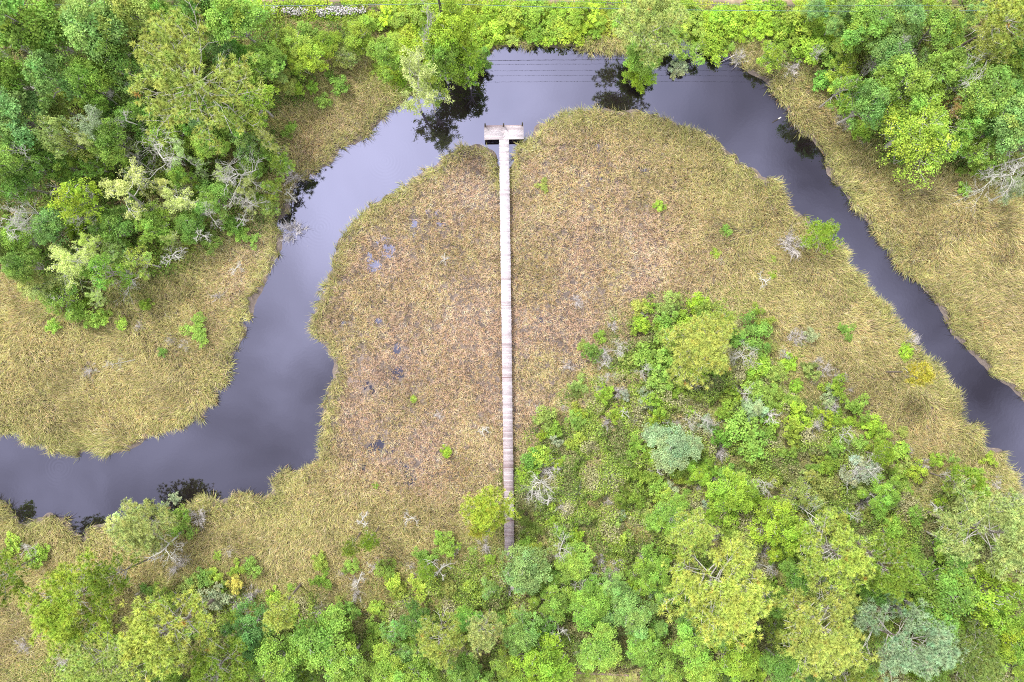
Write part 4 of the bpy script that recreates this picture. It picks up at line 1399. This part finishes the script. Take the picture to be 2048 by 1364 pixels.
def yard():
    # lawn
    mb = MB()
    a = W(1122, 1341)
    b = W(1272, 1341)
    g = np.linspace(0, 1, 40)
    xs = a[0] + (b[0] - a[0]) * g
    ys = np.linspace(a[1], a[1] - 12, 30)
    X, Y = np.meshgrid(xs, ys, indexing='ij')
    Z = np.maximum(ground_z(X, Y), .3) + .15 + (N1.fbm(X, Y, 2, 2) - .5) * .1
    i = np.arange(39)[:, None] * 30 + np.arange(29)[None, :]
    c = np.array([.36, .45, .10]) * (.7 + .6 * N3.fbm(X, Y, 1.3, 3))[..., None]
    dry = smooth(.66, .85, N4.fbm(X, Y, 1.7, 3))[..., None]
    c = c * (1 - dry) + np.array([.60, .47, .32]) * dry
    mb.add(np.stack([X, Y, Z], -1).reshape(-1, 3), np.stack([i, i + 30, i + 31, i + 1], -1).reshape(-1, 4), c.reshape(-1, 3))
    o = obj('lawn', mb.mesh('lawn', [M_GROUND]))
    o['kind'] = 'structure'
    x, y = X.ravel(), Y.ravel()
    n = 16000
    bx = rng.uniform(xs.min(), xs.max(), n)
    by = rng.uniform(ys.min(), ys.max(), n)
    bz = np.maximum(ground_z(bx, by), .3) + .12
    B = np.stack([bx, by, bz], -1)
    Tp = B + np.stack([rng.normal(0, .06, n), rng.normal(0, .06, n), rng.uniform(.08, .18, n)], -1)
    col = np.array([.40, .54, .11]) * rng.normal(1, .2, (n, 1)).clip(.5, 1.5)
    mb = MB()
    mb.spikes(B, Tp, .05, col * .7, col)
    o = obj('lawn_grass', mb.mesh('lawn_grass', [M_GRASS]))
    tag(o, 'short yellowish mown grass of the yard at the bottom edge', 'lawn grass', kind='stuff')
    # timber edging
    root = bpy.data.objects.new('timber_edging', None)
    COL.objects.link(root)
    x0, y0 = W(1127, 1338)
    x1, y1 = W(1256, 1345)
    root.location = (x0, y0, .45)
    root.rotation_euler = (0, 0, math.atan2(y1 - y0, x1 - x0))
    tag(root, 'low weathered timber edging along the top of the yellow lawn', 'edging')
    L = math.hypot(x1 - x0, y1 - y0)
    n = 3
    for k in range(n):
        mb = MB()
        mb.box((0, 0, .18), (L / n - .03, .2, .36), np.ones(3) * rng.uniform(.85, 1.1))
        mb.box((0, .03, .385), (L / n - .06, .26, .05), np.ones(3) * rng.uniform(1.2, 1.5) * np.array([1.05, .98, 1]))
        obj('timber', mb.mesh('timber', [rough_timber]), root, (L / n * (k + .5), 0, 0))
    x, y = W(1273, 1361)
    mb = MB()
    mb.box((0, 0, .55), (.17, .17, 1.5), (1, 1, 1))
    mb.add(np.array([[-.1, -.1, 1.3], [.1, -.1, 1.3], [.1, .1, 1.3], [-.1, .1, 1.3], [0, 0, 1.42]]), [[0, 1, 4], [1, 2, 4], [2, 3, 4], [3, 0, 4]], (1.1, 1.1, 1.1))
    o = obj('yard_post', mb.mesh('yard_post', [M_PALEBARK]), None, (x, y, .35))
    tag(o, 'grey square post at the right end of the lawn', 'post')


rough_timber = rough_mat('yard_timber', (.16, .11, .10), (.33, .25, .24), 7, stretch=(.4, 3, 3))
yard()

# ------------------------------------------------------------------ light
SUN_EL, SUN_AZ = math.radians(52), math.radians(-42)    # azimuth from north towards east
world = bpy.data.worlds.new('World')
scene.world = world
world.use_nodes = True
nt = world.node_tree
nt.nodes.clear()
out = nd(nt, 'ShaderNodeOutputWorld')
sky = nd(nt, 'ShaderNodeTexSky')
sky.sky_type = 'NISHITA'
sky.sun_disc = False
sky.sun_elevation = SUN_EL
sky.sun_rotation = SUN_AZ
sky.air_density = 1.0
sky.dust_density = 2.5
bg1 = nd(nt, 'ShaderNodeBackground')
bg1.inputs['Strength'].default_value = .10
nt.links.new(sky.outputs[0], bg1.inputs['Color'])
# cloud deck: project the view direction on a flat ceiling of cloud
tc = nd(nt, 'ShaderNodeTexCoord')
sep = nd(nt, 'ShaderNodeSeparateXYZ')
nt.links.new(tc.outputs['Generated'], sep.inputs[0])
zc = nd(nt, 'ShaderNodeMath', operation='MAXIMUM')
zc.inputs[1].default_value = .06
nt.links.new(sep.outputs['Z'], zc.inputs[0])
dxn = nd(nt, 'ShaderNodeMath', operation='DIVIDE')
dyn = nd(nt, 'ShaderNodeMath', operation='DIVIDE')
nt.links.new(sep.outputs['X'], dxn.inputs[0])
nt.links.new(zc.outputs[0], dxn.inputs[1])
nt.links.new(sep.outputs['Y'], dyn.inputs[0])
nt.links.new(zc.outputs[0], dyn.inputs[1])
cmb = nd(nt, 'ShaderNodeCombineXYZ')
nt.links.new(dxn.outputs[0], cmb.inputs[0])
nt.links.new(dyn.outputs[0], cmb.inputs[1])
nz = nd(nt, 'ShaderNodeTexNoise')
nz.inputs['Scale'].default_value = 3.4
nz.inputs['Detail'].default_value = 4
nz.inputs['Roughness'].default_value = .5
nz.inputs['Distortion'].default_value = .4
nt.links.new(cmb.outputs[0], nz.inputs['Vector'])


def glow(cx, cy, r0, r1):
    """thin bright part of the cloud deck round a direction"""
    d = nd(nt, 'ShaderNodeVectorMath', operation='DISTANCE')
    d.inputs[1].default_value = (cx, cy, 0)
    nt.links.new(cmb.outputs[0], d.inputs[0])
    m = nd(nt, 'ShaderNodeMapRange')
    m.interpolation_type = 'SMOOTHSTEP'
    m.inputs['From Min'].default_value = r0
    m.inputs['From Max'].default_value = r1
    m.inputs['To Min'].default_value = 1
    m.inputs['To Max'].default_value = 0
    nt.links.new(d.outputs['Value'], m.inputs['Value'])
    return m.outputs[0]


def addm(a, b, k):
    m = nd(nt, 'ShaderNodeMath', operation='MULTIPLY_ADD')
    m.inputs[1].default_value = k
    nt.links.new(b, m.inputs[0])
    nt.links.new(a, m.inputs[2]) if not isinstance(a, float) else setattr(m.inputs[2], 'default_value', a)
    return m.outputs[0]


v = addm(-.46, nz.outputs[0], 1.55)
v = addm(v, glow(-.21, .24, .02, .34), .84)      # brightest, where the sun stands behind the cloud
v = addm(v, glow(.0, .42, .05, .5), .50)
v = addm(v, glow(-.42, -.12, .03, .26), .30)
far = glow(0, 0, .75, 1.6)
inv = nd(nt, 'ShaderNodeMath', operation='SUBTRACT')
inv.inputs[0].default_value = 1
nt.links.new(far, inv.inputs[1])
v = addm(v, inv.outputs[0], .22)
bg2 = nd(nt, 'ShaderNodeBackground')
bg2.inputs['Color'].default_value = (.97, .97, 1.0, 1)
mxs = nd(nt, 'ShaderNodeMath', operation='MAXIMUM')
mxs.inputs[1].default_value = .12
nt.links.new(v, mxs.inputs[0])
stn = nd(nt, 'ShaderNodeMath', operation='MULTIPLY')
stn.inputs[1].default_value = 4.3
nt.links.new(mxs.outputs[0], stn.inputs[0])
nt.links.new(stn.outputs[0], bg2.inputs['Strength'])
mix = nd(nt, 'ShaderNodeMixShader')
mix.inputs[0].default_value = .82
nt.links.new(bg1.outputs[0], mix.inputs[1])
nt.links.new(bg2.outputs[0], mix.inputs[2])
nt.links.new(mix.outputs[0], out.inputs[0])

sd = bpy.data.lights.new('sun', 'SUN')
sd.energy = 4.3
sd.angle = math.radians(9)
sd.color = (1, .96, .88)
so = bpy.data.objects.new('sun', sd)
COL.objects.link(so)
so.rotation_euler = (math.pi / 2 - SUN_EL, 0, math.pi - SUN_AZ)

cam = bpy.data.cameras.new('camera')
co = bpy.data.objects.new('camera', cam)
COL.objects.link(co)
co.location = (0, 0, H)
co.rotation_euler = (0, 0, 0)
cam.sensor_width = 36
cam.lens = 36 * H / (2048 / S)
cam.clip_end = 6000
cam.clip_start = .5
scene.camera = co
scene.view_settings.view_transform = 'Standard'
scene.view_settings.look = 'None'
scene.view_settings.exposure = 0
scene.cycles.use_adaptive_sampling = False
scene.cycles.max_bounces = 5
scene.cycles.diffuse_bounces = 2
scene.cycles.glossy_bounces = 2
scene.cycles.transmission_bounces = 2
scene.cycles.use_denoising = False
scene.cycles.denoising_input_passes = 'RGB_ALBEDO_NORMAL'
scene.cycles.pixel_filter_type = 'BLACKMAN_HARRIS'
scene.cycles.filter_width = 1.0
